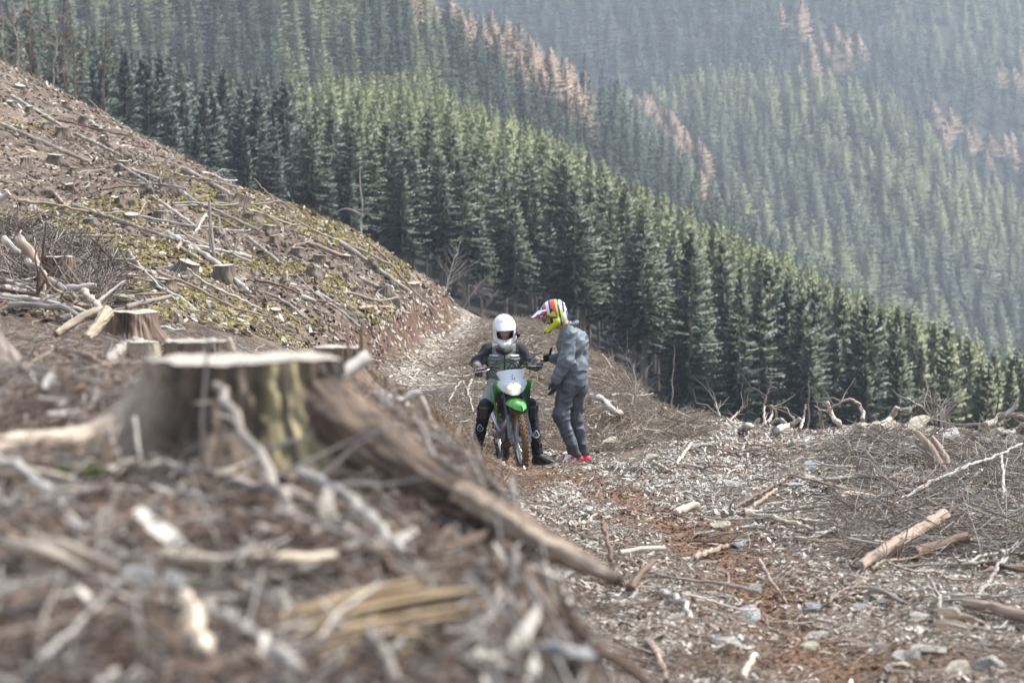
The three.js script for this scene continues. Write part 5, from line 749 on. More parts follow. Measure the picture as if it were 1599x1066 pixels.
{
  const bike = thing('dirt_bike', 'muddy green and white dirt bike with lit headlight, ridden by the seated person', 'motorbike'); bike.applyMatrix4(bikeFrame);
  const cyl = (a, b, r, r2 = r, s = 14) => { const d = V().subVectors(b, a), g = new THREE.CylinderGeometry(r2, r, d.length(), s, 1); g.translate(0, d.length() / 2, 0); g.applyQuaternion(new THREE.Quaternion().setFromUnitVectors(V(0, 1, 0), d.normalize())); return g.translate(a.x, a.y, a.z); };
  const box = (w, h, d, x, y, z, rx = 0, ry = 0, rz = 0, r = 0.012) => new RoundedBoxGeometry(w, h, d, 3, Math.min(r, w / 2.1, h / 2.1, d / 2.1)).rotateX(rx).rotateY(ry).rotateZ(rz).translate(x, y, z);
  const pipe = (pts, r, s = 10) => new THREE.TubeGeometry(new THREE.CatmullRomCurve3(pts), 40, r, s, false);
  const wheel = (name, y, z, R, fat, tyreMat) => {
    const w = new THREE.Group(); w.name = name; w.position.set(0, y, z); bike.add(w);
    const list = [new THREE.TorusGeometry(R - fat * 0.9, fat * 0.82, 14, 72).rotateY(Math.PI / 2)], N = 38;
    for (let i = 0; i < N; i++) for (const s of [-1, 0, 1]) { const a = (i + (s ? 0.5 : 0)) / N * 6.2832, k = box(s ? 0.024 : 0.032, 0.017, 0.026, 0, 0, 0, 0, 0, 0, 0.004); k.rotateZ(-s * 0.75).translate(s * fat * 0.72, R - (s ? fat * 0.34 : 0.008), 0); k.rotateX(a); list.push(k); }
    const t = part('tyre', merge(list), tyreMat, w); t.userData.label = 'knobbly tyre caked in brown mud';
    part('rim', new THREE.TorusGeometry(R - fat * 1.75, 0.013, 8, 56).scale(1, 1, 1.9).rotateY(Math.PI / 2), B.steel, w); part('hub', merge([cyl(V(-0.055, 0, 0), V(0.055, 0, 0), 0.032), cyl(V(-0.05, 0, 0), V(-0.042, 0, 0), 0.05), cyl(V(0.042, 0, 0), V(0.05, 0, 0), 0.05)]), B.alloy, w);
    const sp = []; for (let i = 0; i < 32; i++) { const a = i / 32 * 6.2832, s = i & 1 ? 1 : -1, b = a + ((i >> 1) & 1 ? 0.4 : -0.4); sp.push(cyl(V(s * 0.046, Math.cos(b) * 0.045, Math.sin(b) * 0.045), V(0, Math.cos(a) * (R - fat * 1.8), Math.sin(a) * (R - fat * 1.8)), 0.0021, 0.0021, 4)); } part('spokes', merge(sp), B.steel, w).userData.kind = 'stuff';
    const disc = new THREE.RingGeometry(0.075, 0.118, 40).rotateY(Math.PI / 2).translate(-0.064, 0, 0); part('brake_disc', disc, B.steel, w);
  };
  wheel('front_wheel', 0.345, 0.7, 0.348, 0.046, B.mud); wheel('rear_wheel', 0.325, -0.7, 0.33, 0.062, B.mudDark);
  const head = V(0, 1.0, 0.375), axle = V(0, 0.345, 0.7), dirF = V().subVectors(axle, head).normalize(), along = (t, x) => V(x, lerp(head.y, axle.y, t), lerp(head.z, axle.z, t));
  for (const s of [-1, 1]) {
    part('fork_tube', merge([cyl(along(-0.06, s * 0.1), along(0.56, s * 0.1), 0.0285, 0.0285, 20), cyl(along(0.5, s * 0.1), along(0.57, s * 0.1), 0.033, 0.033, 20)]), B.black, bike);
    const l = part('fork_leg', merge([cyl(along(0.54, s * 0.1), along(0.74, s * 0.1), 0.024, 0.024, 18), cyl(along(0.72, s * 0.1), along(1.03, s * 0.1), 0.03, 0.026, 18), box(0.05, 0.09, 0.06, s * 0.095, 0.35, 0.7)]), B.leg, bike); 
    part('fork_guard', box(0.045, 0.3, 0.022, s * 0.112, 0.5, 0.655, -0.46, s * 0.15, 0, 0.01), B.guard, bike, s < 0 ? 'scuffed pale plastic fork guard' : undefined); if (l) l.castShadow = true;
  }
  part('triple_clamp', merge([box(0.27, 0.035, 0.075, 0, 1.0, 0.37, 0.46), box(0.27, 0.04, 0.08, 0, 0.82, 0.455, 0.46)]), B.dark, bike);
  { // front mudguard: a curved blade that narrows to a blunt tip
    const g = gridMesh(22, 30, (u, v) => { const z = lerp(0.2, 1.0, v), w = 0.058 + 0.05 * Math.sin(Math.PI * clamp(v * 1.1)) - (v > 0.86 ? (v - 0.86) * 0.35 : 0), x = (u - 0.5) * 2 * w, c = Math.abs(u - 0.5) * 2; return V(x, 0.79 + 0.03 * Math.sin(v * 2.4) - 0.075 * (v * v) - 0.05 * Math.pow(c, 3.2) + 0.012 * (1 - c) * smooth(0.3, 0.6, v), z); }, () => [1, 1, 1]); g.deleteAttribute('color');
    const h = g.clone().translate(0, -0.006, 0); part('front_mudguard', merge([g, h]), B.green, bike, 'bright green front mudguard flecked with mud');
  }
  { // headlight mask: tall white plate, brow and two lamps
    const plate = new THREE.Shape(); [[-0.15, 0.15], [0.15, 0.15], [0.155, 0.135], [0.112, 0.02], [0.115, -0.03], [0.075, -0.125], [0.03, -0.155], [-0.03, -0.155], [-0.075, -0.125], [-0.115, -0.03], [-0.112, 0.02], [-0.155, 0.135]].forEach(([x, y], i) => i ? plate.lineTo(x, y) : plate.moveTo(x, y));
    const bend = (g) => { const p = g.attributes.position; for (let i = 0; i < p.count; i++) p.setZ(i, p.getZ(i) - p.getX(i) ** 2 * 2.6 + (p.getY(i) < 0 ? 0.05 * smooth(0.02, -0.06, p.getY(i)) * smooth(0.13, 0.06, Math.abs(p.getX(i))) : 0)); g.computeVertexNormals(); return g; };
    const put = (g) => g.rotateX(-0.3).translate(0, 0.975, 0.5);
    const ex = (s, d, z) => { const g = new THREE.ExtrudeGeometry(s, { depth: d, bevelSize: 0.006, bevelThickness: 0.005, bevelSegments: 2, curveSegments: 6 }); return g.translate(0, 0, z); };
    const fine = (g) => { let q = g.index ? g.toNonIndexed() : g; for (let n = 0; n < 3; n++) { const a = q.attributes.position.array, o = []; for (let i = 0; i < a.length; i += 9) { const v = [0, 1, 2].map((k) => V(a[i + k * 3], a[i + k * 3 + 1], a[i + k * 3 + 2])), m = [v[0].clone().lerp(v[1], 0.5), v[1].clone().lerp(v[2], 0.5), v[2].clone().lerp(v[0], 0.5)]; for (const t of [[v[0], m[0], m[2]], [m[0], v[1], m[1]], [m[2], m[1], v[2]], [m[0], m[1], m[2]]]) for (const p of t) o.push(p.x, p.y, p.z); } q = new THREE.BufferGeometry(); q.setAttribute('position', new THREE.Float32BufferAttribute(o, 3)); } return q; };
    const mask = part('headlight_mask', put(toCreasedNormals(bend(fine(ex(plate, 0.014, 0))), 0.7)), B.white, bike, 'white plastic headlight mask');
    for (const s of [-1, 1]) { // cheek fins and brow
      const fin = new THREE.Shape(); [[0.155 * s, 0.045], [0.165 * s, 0.0], [0.125 * s, -0.075], [0.09 * s, -0.12], [0.085 * s, -0.05], [0.02 * s, 0.0], [0.0, -0.028], [0.0, 0.0], [0.045 * s, 0.03], [0.1 * s, 0.02]].forEach(([x, y], i) => i ? fin.lineTo(x, y) : fin.moveTo(x, y));
      part('mask_fin', put(toCreasedNormals(bend(fine(ex(fin, 0.022, 0.012))), 0.7)), B.white, mask);
      const lens = new THREE.Shape(); [[0.006 * s, -0.03], [0.03 * s, -0.006], [0.085 * s, -0.015], [0.08 * s, -0.06], [0.05 * s, -0.085], [0.006 * s, -0.085]].forEach(([x, y], i) => i ? lens.lineTo(x, y) : lens.moveTo(x, y));
      part('headlight', put(bend(fine(ex(lens, 0.016, 0.014)))), B.lamp, bike, 'lit warm white headlight lens');
    }
    const marks = [[0.004, 0.085, 0.005, 0.024], [-0.004, 0.068, 0.006, 0.007], [0.0, 0.045, 0.012, 0.012], [0.025, 0.045, 0.012, 0.012]].map(([x, y, w, h]) => new THREE.BoxGeometry(w, h, 0.004).translate(x, y, 0.0215)); part('printed_mark', put(merge(marks)), B.print, mask);
    const li = new THREE.PointLight(rgb(1, 0.83, 0.55), 0.008); li.position.copy(put(new THREE.BufferGeometry().setAttribute('position', new THREE.Float32BufferAttribute([0, -0.05, 0.13], 3))).attributes.position.count ? V(0, 0.91, 0.66) : V()); li.castShadow = true; bike.add(li);
  }
  part('handlebar', pipe([V(-0.4, 1.13, 0.26), V(-0.26, 1.145, 0.31), V(-0.15, 1.13, 0.345), V(-0.09, 1.07, 0.365), V(0.09, 1.07, 0.365), V(0.15, 1.13, 0.345), V(0.26, 1.145, 0.31), V(0.4, 1.13, 0.26)], 0.0115), B.dark, bike);
  for (const s of [-1, 1]) {
    part('grip', merge([cyl(V(s * 0.4, 1.13, 0.26), V(s * 0.285, 1.1425, 0.302), 0.017), cyl(V(s * 0.402, 1.13, 0.259), V(s * 0.396, 1.131, 0.261), 0.021)]), B.rubber, bike);
    part('lever', merge([pipe([V(s * 0.22, 1.145, 0.335), V(s * 0.27, 1.135, 0.365), V(s * 0.34, 1.13, 0.35), V(s * 0.4, 1.122, 0.318)], 0.0065, 8), new THREE.SphereGeometry(0.009, 10, 8).translate(s * 0.4, 1.122, 0.318)]), B.steel, bike);
    part('switch_box', merge([box(0.055, 0.045, 0.05, s * 0.235, 1.148, 0.31, 0, s * 0.3), box(0.05, 0.035, 0.04, s * 0.2, 1.17, 0.315)]), B.black, bike);
    const sh = gridMesh(16, 18, (u, v) => { const z = lerp(-0.12, 0.44 - 0.12 * v, u), y = lerp(0.96, 0.56 + 0.18 * u * 0, v) - 0.06 * (1 - u) * v, out = 0.13 + 0.095 * Math.sin(Math.PI * 0.5 * u) * (1 - 0.25 * v) - 0.02 * v; return V(s * out, y + 0.02 * u, z); }, () => [1, 1, 1]); sh.deleteAttribute('color'); const in2 = sh.clone().translate(-s * 0.007, 0, 0); part('radiator_shroud', merge([sh, in2]), B.green, bike, 'green side shroud');
    part('radiator', box(0.07, 0.24, 0.05, s * 0.125, 0.76, 0.26, 0.2), B.dark, bike); part('foot_peg', merge([box(0.11, 0.018, 0.045, s * 0.19, 0.37, -0.12), cyl(V(s * 0.1, 0.38, -0.12), V(s * 0.15, 0.37, -0.12), 0.014)]), B.alloy, bike);
    part('swingarm', merge([box(0.03, 0.055, 0.55, s * 0.095, 0.35, -0.46, 0.03)]), B.alloy, bike); part('down_tube', pipe([V(s * 0.05, 0.86, 0.32), V(s * 0.075, 0.6, 0.27), V(s * 0.08, 0.34, 0.2), V(s * 0.08, 0.28, -0.1)], 0.016), B.frame, bike);
  }
  part('brake_hose', pipe([V(-0.2, 1.16, 0.34), V(-0.15, 1.2, 0.42), V(-0.04, 1.22, 0.44), V(0.05, 1.17, 0.44), V(0.09, 1.0, 0.42), V(0.1, 0.8, 0.48)], 0.006, 8), B.rubber, bike); part('throttle_cable', pipe([V(-0.22, 1.17, 0.31), V(-0.1, 1.235, 0.4), V(0.06, 1.22, 0.41), V(0.11, 1.1, 0.36), V(0.08, 0.95, 0.25)], 0.005, 8), B.rubber, bike); part('clutch_cable', pipe([V(0.22, 1.17, 0.32), V(0.15, 1.22, 0.4), V(0.02, 1.19, 0.42), V(-0.06, 1.05, 0.36), V(-0.07, 0.8, 0.26)], 0.005, 8), B.rubber, bike);
  part('fuel_tank', box(0.24, 0.2, 0.42, 0, 0.92, 0.12, -0.1, 0, 0, 0.07), B.green, bike); part('seat', merge([box(0.2, 0.09, 0.72, 0, 0.9, -0.38, 0.03, 0, 0, 0.04)]), B.seat, bike); part('rear_mudguard', box(0.17, 0.02, 0.5, 0, 0.86, -0.85, 0.18, 0, 0, 0.009), B.green, bike);
  part('engine', merge([box(0.25, 0.24, 0.34, 0, 0.42, 0.03, 0, 0, 0, 0.05), cyl(V(0, 0.5, 0.08), V(0, 0.76, 0.14), 0.085, 0.08, 22), ...[0, 1, 2, 3, 4].map((k) => cyl(V(0, 0.54 + k * 0.03, 0.088 + k * 0.007), V(0, 0.552 + k * 0.03, 0.091 + k * 0.007), 0.1, 0.1, 22)), cyl(V(-0.15, 0.42, 0.0), V(-0.1, 0.42, 0.0), 0.1, 0.105, 26), cyl(V(0.1, 0.42, 0.02), V(0.15, 0.42, 0.02), 0.095, 0.09, 26), box(0.16, 0.09, 0.15, 0, 0.78, 0.145, 0.2, 0, 0, 0.02)]), B.alloy, bike);
  part('skid_plate', box(0.22, 0.02, 0.4, 0, 0.265, 0.08, -0.25, 0, 0, 0.008), B.dark, bike); part('exhaust_pipe', pipe([V(-0.03, 0.66, 0.2), V(-0.06, 0.6, 0.32), V(-0.1, 0.5, 0.33), V(-0.14, 0.42, 0.22), V(-0.15, 0.5, -0.05), V(-0.15, 0.62, -0.3)], 0.02, 12), B.steel, bike); part('muffler', merge([cyl(V(-0.16, 0.62, -0.3), V(-0.17, 0.74, -0.72), 0.05, 0.048, 20)]), B.alloy, bike);
  part('frame', merge([pipe([V(0, 0.98, 0.34), V(0, 0.9, 0.1), V(0, 0.8, -0.15), V(0, 0.4, -0.2)], 0.02), pipe([V(0, 0.8, -0.1), V(0, 0.82, -0.6), V(0, 0.85, -0.8)], 0.015), cyl(V(0, 0.8, 0.46), V(0, 1.03, 0.35), 0.032)]), B.frame, bike); part('shock_absorber', merge([cyl(V(0, 0.4, -0.3), V(0, 0.75, -0.2), 0.025), ...Array.from({ length: 7 }, (_, k) => new THREE.TorusGeometry(0.036, 0.006, 6, 18).rotateX(Math.PI / 2).translate(0, 0.46 + k * 0.035, -0.283 + k * 0.01))]), B.dark, bike); part('chain', merge([box(0.012, 0.012, 0.6, 0.075, 0.44, -0.42, -0.14), box(0.012, 0.012, 0.6, 0.075, 0.31, -0.42, 0.06)]), B.dark, bike);
}
// ---------------------------------------------------------------- clothes as soft shapes; folds ripple the cloth
const fold = (p, k = 1) => k * (0.011 * (noise3(p.x * 16, p.y * 9, p.z * 16, 3) - 0.5) + 0.021 * (Math.abs(noise3(p.x * 8 + p.y * 7, p.y * 15 - p.x * 9, p.z * 9, 7) - 0.5) - 0.12));
function garment(name, list, colour, parent, mat, o = {}) {
  const base = bones(list, o.k ?? 0.05), cut = o.cut, f = (p) => { let d = base(p) + fold(p, o.fold ?? 1); if (cut) d = Math.max(d, cut(p)); return d; };
  const g = paint(nets(f, boxOf(list, 0.03), o.cell ?? 0.011), colour); part(name, g, mat ?? clothMat, parent, o.label); return f;
}
const thin = (list, d) => list.map(([a, b, ra, rb]) => [a, b, Math.max(0.012, ra - d), Math.max(0.012, (rb ?? ra) - d)]);
const J = (px, py, D) => P(px, py, D);
function bootGeo(ankle, toeDir, len, shaft, r) { // heel under the ankle, sole flat on the ground
  const h = ankle.clone(), t = toeDir.clone().normalize(), g0 = ankle.y - 0.085; const heel = V(h.x, g0 + 0.045, h.z).addScaledVector(t, -0.045), ball = V(h.x, g0 + 0.042, h.z).addScaledVector(t, len * 0.5), toe = V(h.x, g0 + 0.036, h.z).addScaledVector(t, len * 0.72);
  return [[shaft, h, r, r * 0.86], [h, heel, r * 0.86, 0.046], [h.clone().addScaledVector(t, 0.02), ball, 0.052, 0.044], [heel, ball, 0.043, 0.046], [ball, toe, 0.046, 0.036]];
}
const soleOf = (ankle, toeDir, len, w, drop = 0.085) => { const t = toeDir.clone().normalize(), s = new THREE.Shape(), n = 40; for (let i = 0; i <= n; i++) { const a = i / n * 6.2832, c = Math.cos(a), x = c * (len * 0.5 + 0.02), q = Math.sin(a) * w * (0.86 + 0.16 * c - 0.14 * Math.exp(-((c + 0.15) ** 2) * 8)); i ? s.lineTo(x, q) : s.moveTo(x, q); } const g = new THREE.ExtrudeGeometry(s, { depth: 0.022, bevelSize: 0.003, bevelThickness: 0.003, bevelSegments: 1 }); g.rotateX(Math.PI / 2); g.rotateY(Math.atan2(-t.z, t.x)); const c = ankle.clone().addScaledVector(t, len * 0.5 - 0.085); return g.translate(c.x, ankle.y - drop + 0.026, c.z); };

// ---- the rider, seated astride, both feet down, looking down
{
  const k = onBike, hip = k(-0.01, 0.97, -0.2), chest = J(787, 566, 24.95), neck = J(787, 545, 24.93), sR = J(763, 547, 24.98), sL = J(812, 547, 24.98), eR = J(744, 566, 24.86), eL = J(829, 568, 24.86), wR = k(-0.345, 1.185, 0.205), wL = k(0.345, 1.185, 0.205);
  const hR = k(-0.09, 0.92, -0.18), hL = k(0.08, 0.92, -0.18), kR = J(757, 638, 24.62), kL = J(829, 637, 24.62), aR = J(746, 686, 24.95), aL = J(841, 697, 24.62);
  aR.y = ground(aR.x, aR.z) + 0.1; aL.y = ground(aL.x, aL.z) + 0.1;
  const tR = V(-0.35, 0, 1), tL = V(0.75, 0, 0.9);
  const man = thing('person', 'seated rider in white helmet and grey and black riding suit, holding the handlebar', 'person');
  const arms = [[sR, eR, 0.075, 0.062], [eR, wR, 0.06, 0.047], [sL, eL, 0.075, 0.062], [eL, wL, 0.06, 0.047]], torso = [[chest.clone().add(V(-0.06, 0, 0)), chest.clone().add(V(0.06, 0, 0)), 0.145], [J(776, 588, 24.98), J(796, 588, 24.98), 0.13], [chest, hip, 0.15, 0.15], [sR, sL, 0.08, 0.08], [J(775, 549, 24.95), J(799, 549, 24.95), 0.07], [neck, chest, 0.068, 0.12]], legs = [[hR, kR, 0.1, 0.082], [kR, aR, 0.078, 0.06], [hL, kL, 0.1, 0.082], [kL, aL, 0.078, 0.06], [hip, hR, 0.12, 0.11], [hip, hL, 0.12, 0.11]];
  const hc = J(787.5, 515, 24.78), hm = frame(hc, V(-0.03, 0.93, 0.36), V(0.1, -0.36, 0.93));
  const body = bones(thin([...arms, ...torso, ...legs], 0.045), 0.04), bl = [...arms, ...torso, ...legs];
  const bg = nets(body, boxOf(bl, 0), 0.016); paint(bg, () => [0.5, 0.3, 0.22]); bg.deleteAttribute('uv'); const hg = headGeo().applyMatrix4(hm); hg.deleteAttribute('uv'); part('body', merge([bg, hg]), skinMat, man);
  const jl = [...arms, ...torso.slice(0, 6)], hem = hip.y - 0.02, cx = chest.x;
  const jc = (p, n) => {
    const dx = Math.abs(p.x - cx - 0.0), t = fbm(p.x * 30, p.y * 30 + p.z * 20, 3, 5), top = p.y - (sR.y - 0.02 - 0.25 * Math.max(0, dx - 0.1));
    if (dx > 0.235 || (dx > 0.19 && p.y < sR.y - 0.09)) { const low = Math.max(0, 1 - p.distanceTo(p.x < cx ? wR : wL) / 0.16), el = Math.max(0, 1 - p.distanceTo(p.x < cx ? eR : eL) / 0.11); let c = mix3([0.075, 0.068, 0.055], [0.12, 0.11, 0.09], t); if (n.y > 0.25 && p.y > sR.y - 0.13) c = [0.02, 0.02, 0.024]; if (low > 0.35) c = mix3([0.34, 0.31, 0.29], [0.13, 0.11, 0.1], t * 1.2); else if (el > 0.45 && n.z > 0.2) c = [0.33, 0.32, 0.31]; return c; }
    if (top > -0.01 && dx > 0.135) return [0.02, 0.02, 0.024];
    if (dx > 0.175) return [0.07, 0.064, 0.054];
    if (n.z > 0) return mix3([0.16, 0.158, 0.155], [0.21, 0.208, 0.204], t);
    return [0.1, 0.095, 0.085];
  };
  const jf = garment('jacket', jl, jc, man, clothMat, { k: 0.06, cell: 0.009, cut: (p) => hem - p.y, fold: 1.1 });
  const R3 = V(1, 0, 0), U3 = V(0, 1, 0), IN = V(0, 0, -1), greyP = std({ color: rgb(0.19, 0.188, 0.184), roughness: 0.9, bumpMap: rep(weave, 3, 3), bumpScale: 0.002 }), pale = std({ color: rgb(0.52, 0.53, 0.54), roughness: 0.5 }), blackP = std({ color: rgb(0.018, 0.018, 0.02), roughness: 0.8 });
  for (const [px, w] of [[771.5, 0.145], [803.5, 0.135]]) {
    part('chest_pocket', panel(jf, J(px, 568, 24.95), R3, U3, IN, w, 0.085, 0.012), greyP, man); part('pocket_flap', panel(jf, J(px, 559.5, 24.95), R3, U3, IN, w + 0.012, 0.035, 0.019, 8), greyP, man); part('reflective_strip', panel(jf, J(px, 554.2, 24.95), R3, U3, IN, w * 0.9, 0.027, 0.022, 6), pale, man, 'pale reflective chest strip'); part('lower_pocket', panel(jf, J(px, 581, 24.97), R3, U3, IN, w * 1.02, 0.1, 0.011), greyP, man);
    part('pocket_seam', panel(jf, J(px, 573.6, 24.95), R3, U3, IN, w * 1.0, 0.008, 0.015, 6), blackP, man);
  }
  part('zip', panel(jf, J(788, 567, 24.95), R3, U3, IN, 0.018, 0.3, 0.009, 16), blackP, man, 'dark zip down the chest');
  part('collar', tube(new THREE.CatmullRomCurve3([J(776, 546, 24.9), J(787, 551, 24.83), J(798, 546, 24.9), J(787, 542, 25.0)], true).getPoints(30), () => 0.03, 10), blackP, man);
  const tl = legs.map((l) => l);
  const kneeY = (kR.y + kL.y) / 2;
  garment('trousers', tl, (p) => { const t = fbm(p.x * 22, p.y * 22 + p.z * 12, 3, 8), armour = p.y < kneeY + 0.07 + 0.03 * Math.sin(p.x * 40); return armour ? mix3([0.012, 0.013, 0.016], [0.03, 0.031, 0.034], t) : mix3([0.27, 0.275, 0.28], [0.37, 0.375, 0.38], t); }, man, clothMat, { k: 0.05, cell: 0.01, cut: (p) => Math.max(p.y - hip.y - 0.03), fold: 1.5 });
  for (const [kn, an, s] of [[kR, aR, -1], [kL, aL, 1]]) { const c = kn.clone().add(V(0, 0.0, 0.05)), g = nets((p) => Math.max(bones([[c.clone().add(V(0, 0.06, 0.01)), c.clone().add(V(0, -0.09, 0.02)), 0.066, 0.055]], 0.02)(p), -(p.z - c.z + 0.02)), new THREE.Box3(c.clone().addScalar(-0.2), c.clone().addScalar(0.2)), 0.008); part('knee_guard', paint(g, (p) => Math.abs(p.y - c.y - 0.02) < 0.012 ? [0.09, 0.09, 0.095] : [0.016, 0.017, 0.019]), shinyCloth, man, 'black moulded knee guard'); }
  for (const [an, kn, t, label] of [[aR, kR, tR, 'black riding boot at the left of the front wheel'], [aL, kL, tL, 'black riding boot right of the front wheel']]) {
    const top = an.clone().lerp(kn, 0.62), bl = bootGeo(an, t, 0.29, top, 0.068), g = nets(bones(bl, 0.03), boxOf(bl, 0.02), 0.007); const b = part('boot', paint(g, (p) => { const n = fbm(p.x * 30, p.y * 30, 3, 4); return p.y < an.y - 0.02 ? mix3([0.022, 0.02, 0.018], [0.1, 0.075, 0.052], smooth(0.4, 0.7, n)) : [0.02, 0.02, 0.022]; }), shinyCloth, man, label); part('sole', soleOf(an, t, 0.27, 0.052), B.rubber, b);
    for (let i = 0; i < 3; i++) { const c = an.clone().lerp(kn, 0.12 + i * 0.16).addScaledVector(t.clone().normalize(), 0.045); part('buckle', new RoundedBoxGeometry(0.075, 0.02, 0.03, 2, 0.006).translate(c.x, c.y, c.z), blackP, b); }
    // white droplet emblem on the shin
    const c = an.clone().lerp(kn, 0.47), bf = bones(bl, 0.03), dir = V(t.x * 0.3, 0, 1).normalize(), drop = []; for (let i = 0; i < 26; i++) { const a = i / 26 * 6.2832, r = 0.032; drop.push(V(Math.sin(a) * r * (1 - 0.35 * Math.pow(Math.max(0, Math.cos(a)), 2)), Math.cos(a) * r * (Math.cos(a) > 0.8 ? 1.45 : 1), 0)); }
    const place = drop.map((d) => { const p = c.clone().add(V(d.x, d.y, 0)).addScaledVector(dir, 0.2); for (let s = 0; s < 40; s++) { const q = bf(p); if (q < 0.002) break; p.addScaledVector(dir, -q * 0.8); } return p; }); const cv = new THREE.CatmullRomCurve3(place, true); part('droplet_emblem', new THREE.TubeGeometry(cv, 60, 0.0085, 6, true), pale, b, 'white droplet ring emblem');
    const inner = cv.getPoints(12).map((p) => p.clone().lerp(c, 0.62)); const ic = V(); inner.forEach((p) => ic.add(p)); ic.multiplyScalar(1 / inner.length); const pc = c.clone().addScaledVector(dir, 0.2); for (let s = 0; s < 40; s++) { const q = bf(pc); if (q < 0.003) break; pc.addScaledVector(dir, -q * 0.8); } part('droplet_centre', new THREE.SphereGeometry(0.009, 10, 8).scale(1, 1.5, 0.5).translate(pc.x, pc.y, pc.z), pale, b);
  }
  const fwd = V(0, 0, 1).transformDirection(bikeFrame), upB = V(0, 1, 0).transformDirection(bikeFrame);
  for (const [w, s] of [[-1, 0], [1, 1]]) { const wr = w < 0 ? wR : wL, y = fwd.clone().multiplyScalar(0.82).addScaledVector(upB, -0.55), z = upB.clone().multiplyScalar(-0.82).addScaledVector(fwd, -0.55), g = gloveGeo(frame(wr.clone().addScaledVector(upB, -0.005), y, z), 0.98, [[0.012, 0.03, 0.014], [0.006, 0.026, 0.02], [-0.004, 0.016, 0.018]], !!s, 0.06); const c0 = wr; part('glove', paint(g, (p) => { const n = fbm(p.x * 60, p.y * 60, 3, 9), d = p.distanceTo(c0); return d < 0.045 ? mix3([0.42, 0.38, 0.36], [0.2, 0.13, 0.12], n) : mix3([0.05, 0.035, 0.036], [0.2, 0.13, 0.12], smooth(0.4, 0.7, n)); }), clothMat, man, s ? 'dark maroon glove on the right end of the bar' : 'patterned glove on the left end of the bar'); }
  // white helmet with peak, chin bar and side camera
  const ell = (p, c, a, b, d) => { const q = Math.hypot((p.x - c[0]) / a, (p.y - c[1]) / b, (p.z - c[2]) / d); return (q - 1) * Math.min(a, b, d); };
  const shell = (p) => { const q = V(Math.abs(p.x), p.y, p.z); let d = ell(p, [0, 0.035, -0.01], 0.134, 0.148, 0.152); d = smin(d, ell(p, [0, -0.055, 0.0], 0.118, 0.115, 0.135), 0.04); d = smin(d, capsule(q, V(0.1, -0.09, 0.04), V(0.03, -0.125, 0.15), 0.034, 0.03), 0.04); d = smin(d, capsule(q, V(0, -0.128, 0.155), V(0.03, -0.125, 0.15), 0.03), 0.02); d = Math.max(d, -(p.y + 0.165 + 0.2 * Math.max(0, -p.z) * 0)); return d; };
  const hole = (p) => { const w = 0.103 - 0.25 * Math.max(0, -p.y - 0.02); const ax = Math.abs(p.x) - w, ay = Math.max(p.y - 0.052, -(p.y + 0.083 - 0.18 * Math.abs(p.x))), d = Math.max(ax, ay); return Math.max(d + 0.0, -(p.z - 0.02)); };
  const hel = (p) => Math.max(shell(p), -(shell(p) + 0.026), -hole(p) - 0.006);
  const hb = new THREE.Box3(V(-0.17, -0.18, -0.18), V(0.17, 0.2, 0.22)); const h1 = nets(hel, hb, 0.0042); paint(h1, (p) => { const d = shell(p); return d < -0.014 ? [0.02, 0.02, 0.022] : [0.72, 0.73, 0.75]; });
  const helmet = part('helmet', h1.applyMatrix4(hm), gelMat, man, 'white full-face helmet with peak');
  const pk = gridMesh(24, 16, (u, v) => { const a = (u - 0.5) * 2.2, x = Math.sin(a) * lerp(0.138, 0.124, v), c = Math.cos(a); return V(x, lerp(0.075 + 0.075 * c, 0.058 + 0.03 * c, v) + 0.006, lerp(0.07 + 0.07 * c, 0.085 + 0.145 * Math.pow(c, 0.8), v)); }, () => [0.72, 0.73, 0.75]); part('peak', merge([pk, pk.clone().translate(0, -0.006, 0)]).applyMatrix4(hm), gelMat, helmet, 'white helmet peak');
  { const c = document.createElement('canvas'); c.width = 256; c.height = 96; const x = c.getContext('2d'); x.fillStyle = '#ecedf0'; x.fillRect(0, 0, 256, 96); x.fillStyle = '#5a6484'; x.font = 'italic bold 78px sans-serif'; x.textAlign = 'center'; x.fillText('Arai', 128, 76); const t = new THREE.CanvasTexture(c); t.colorSpace = THREE.SRGBColorSpace; const lp = panel((p) => shell(p), V(0.035, 0.125, 0.11), V(1, 0, -0.25).normalize(), V(0, 1, -0.25).normalize(), V(-0.2, -0.5, -1).normalize(), 0.095, 0.034, 0.02, 8); part('lettering', lp.applyMatrix4(hm), new THREE.MeshPhysicalMaterial({ map: t, roughness: 0.35, clearcoat: 0.6 }), helmet); }
  part('helmet_camera', merge([new THREE.CylinderGeometry(0.022, 0.022, 0.07, 16).rotateX(Math.PI / 2), new RoundedBoxGeometry(0.03, 0.02, 0.03, 2, 0.005).translate(-0.02, 0, -0.01)]).translate(0.15, -0.03, 0.085).applyMatrix4(hm), B.rubber, helmet, 'small black camera on the side of the helmet');
  part('visor', gridMesh(16, 6, (u, v) => { const a = (u - 0.5) * 1.75; return V(Math.sin(a) * 0.139, lerp(0.052, 0.028, v), Math.cos(a) * 0.139 + 0.004); }, () => [1, 1, 1]).applyMatrix4(hm), new THREE.MeshPhysicalMaterial({ color: rgb(0.9, 0.92, 0.95), transmission: 0.85, roughness: 0.08, thickness: 0 }), helmet, 'raised clear visor');
  part('cheek_pad', merge([-1, 1].map((s) => new THREE.SphereGeometry(0.03, 14, 10).scale(0.7, 1.7, 1.3).translate(s * 0.085, -0.055, 0.05))).applyMatrix4(hm), B.seat, helmet);
}
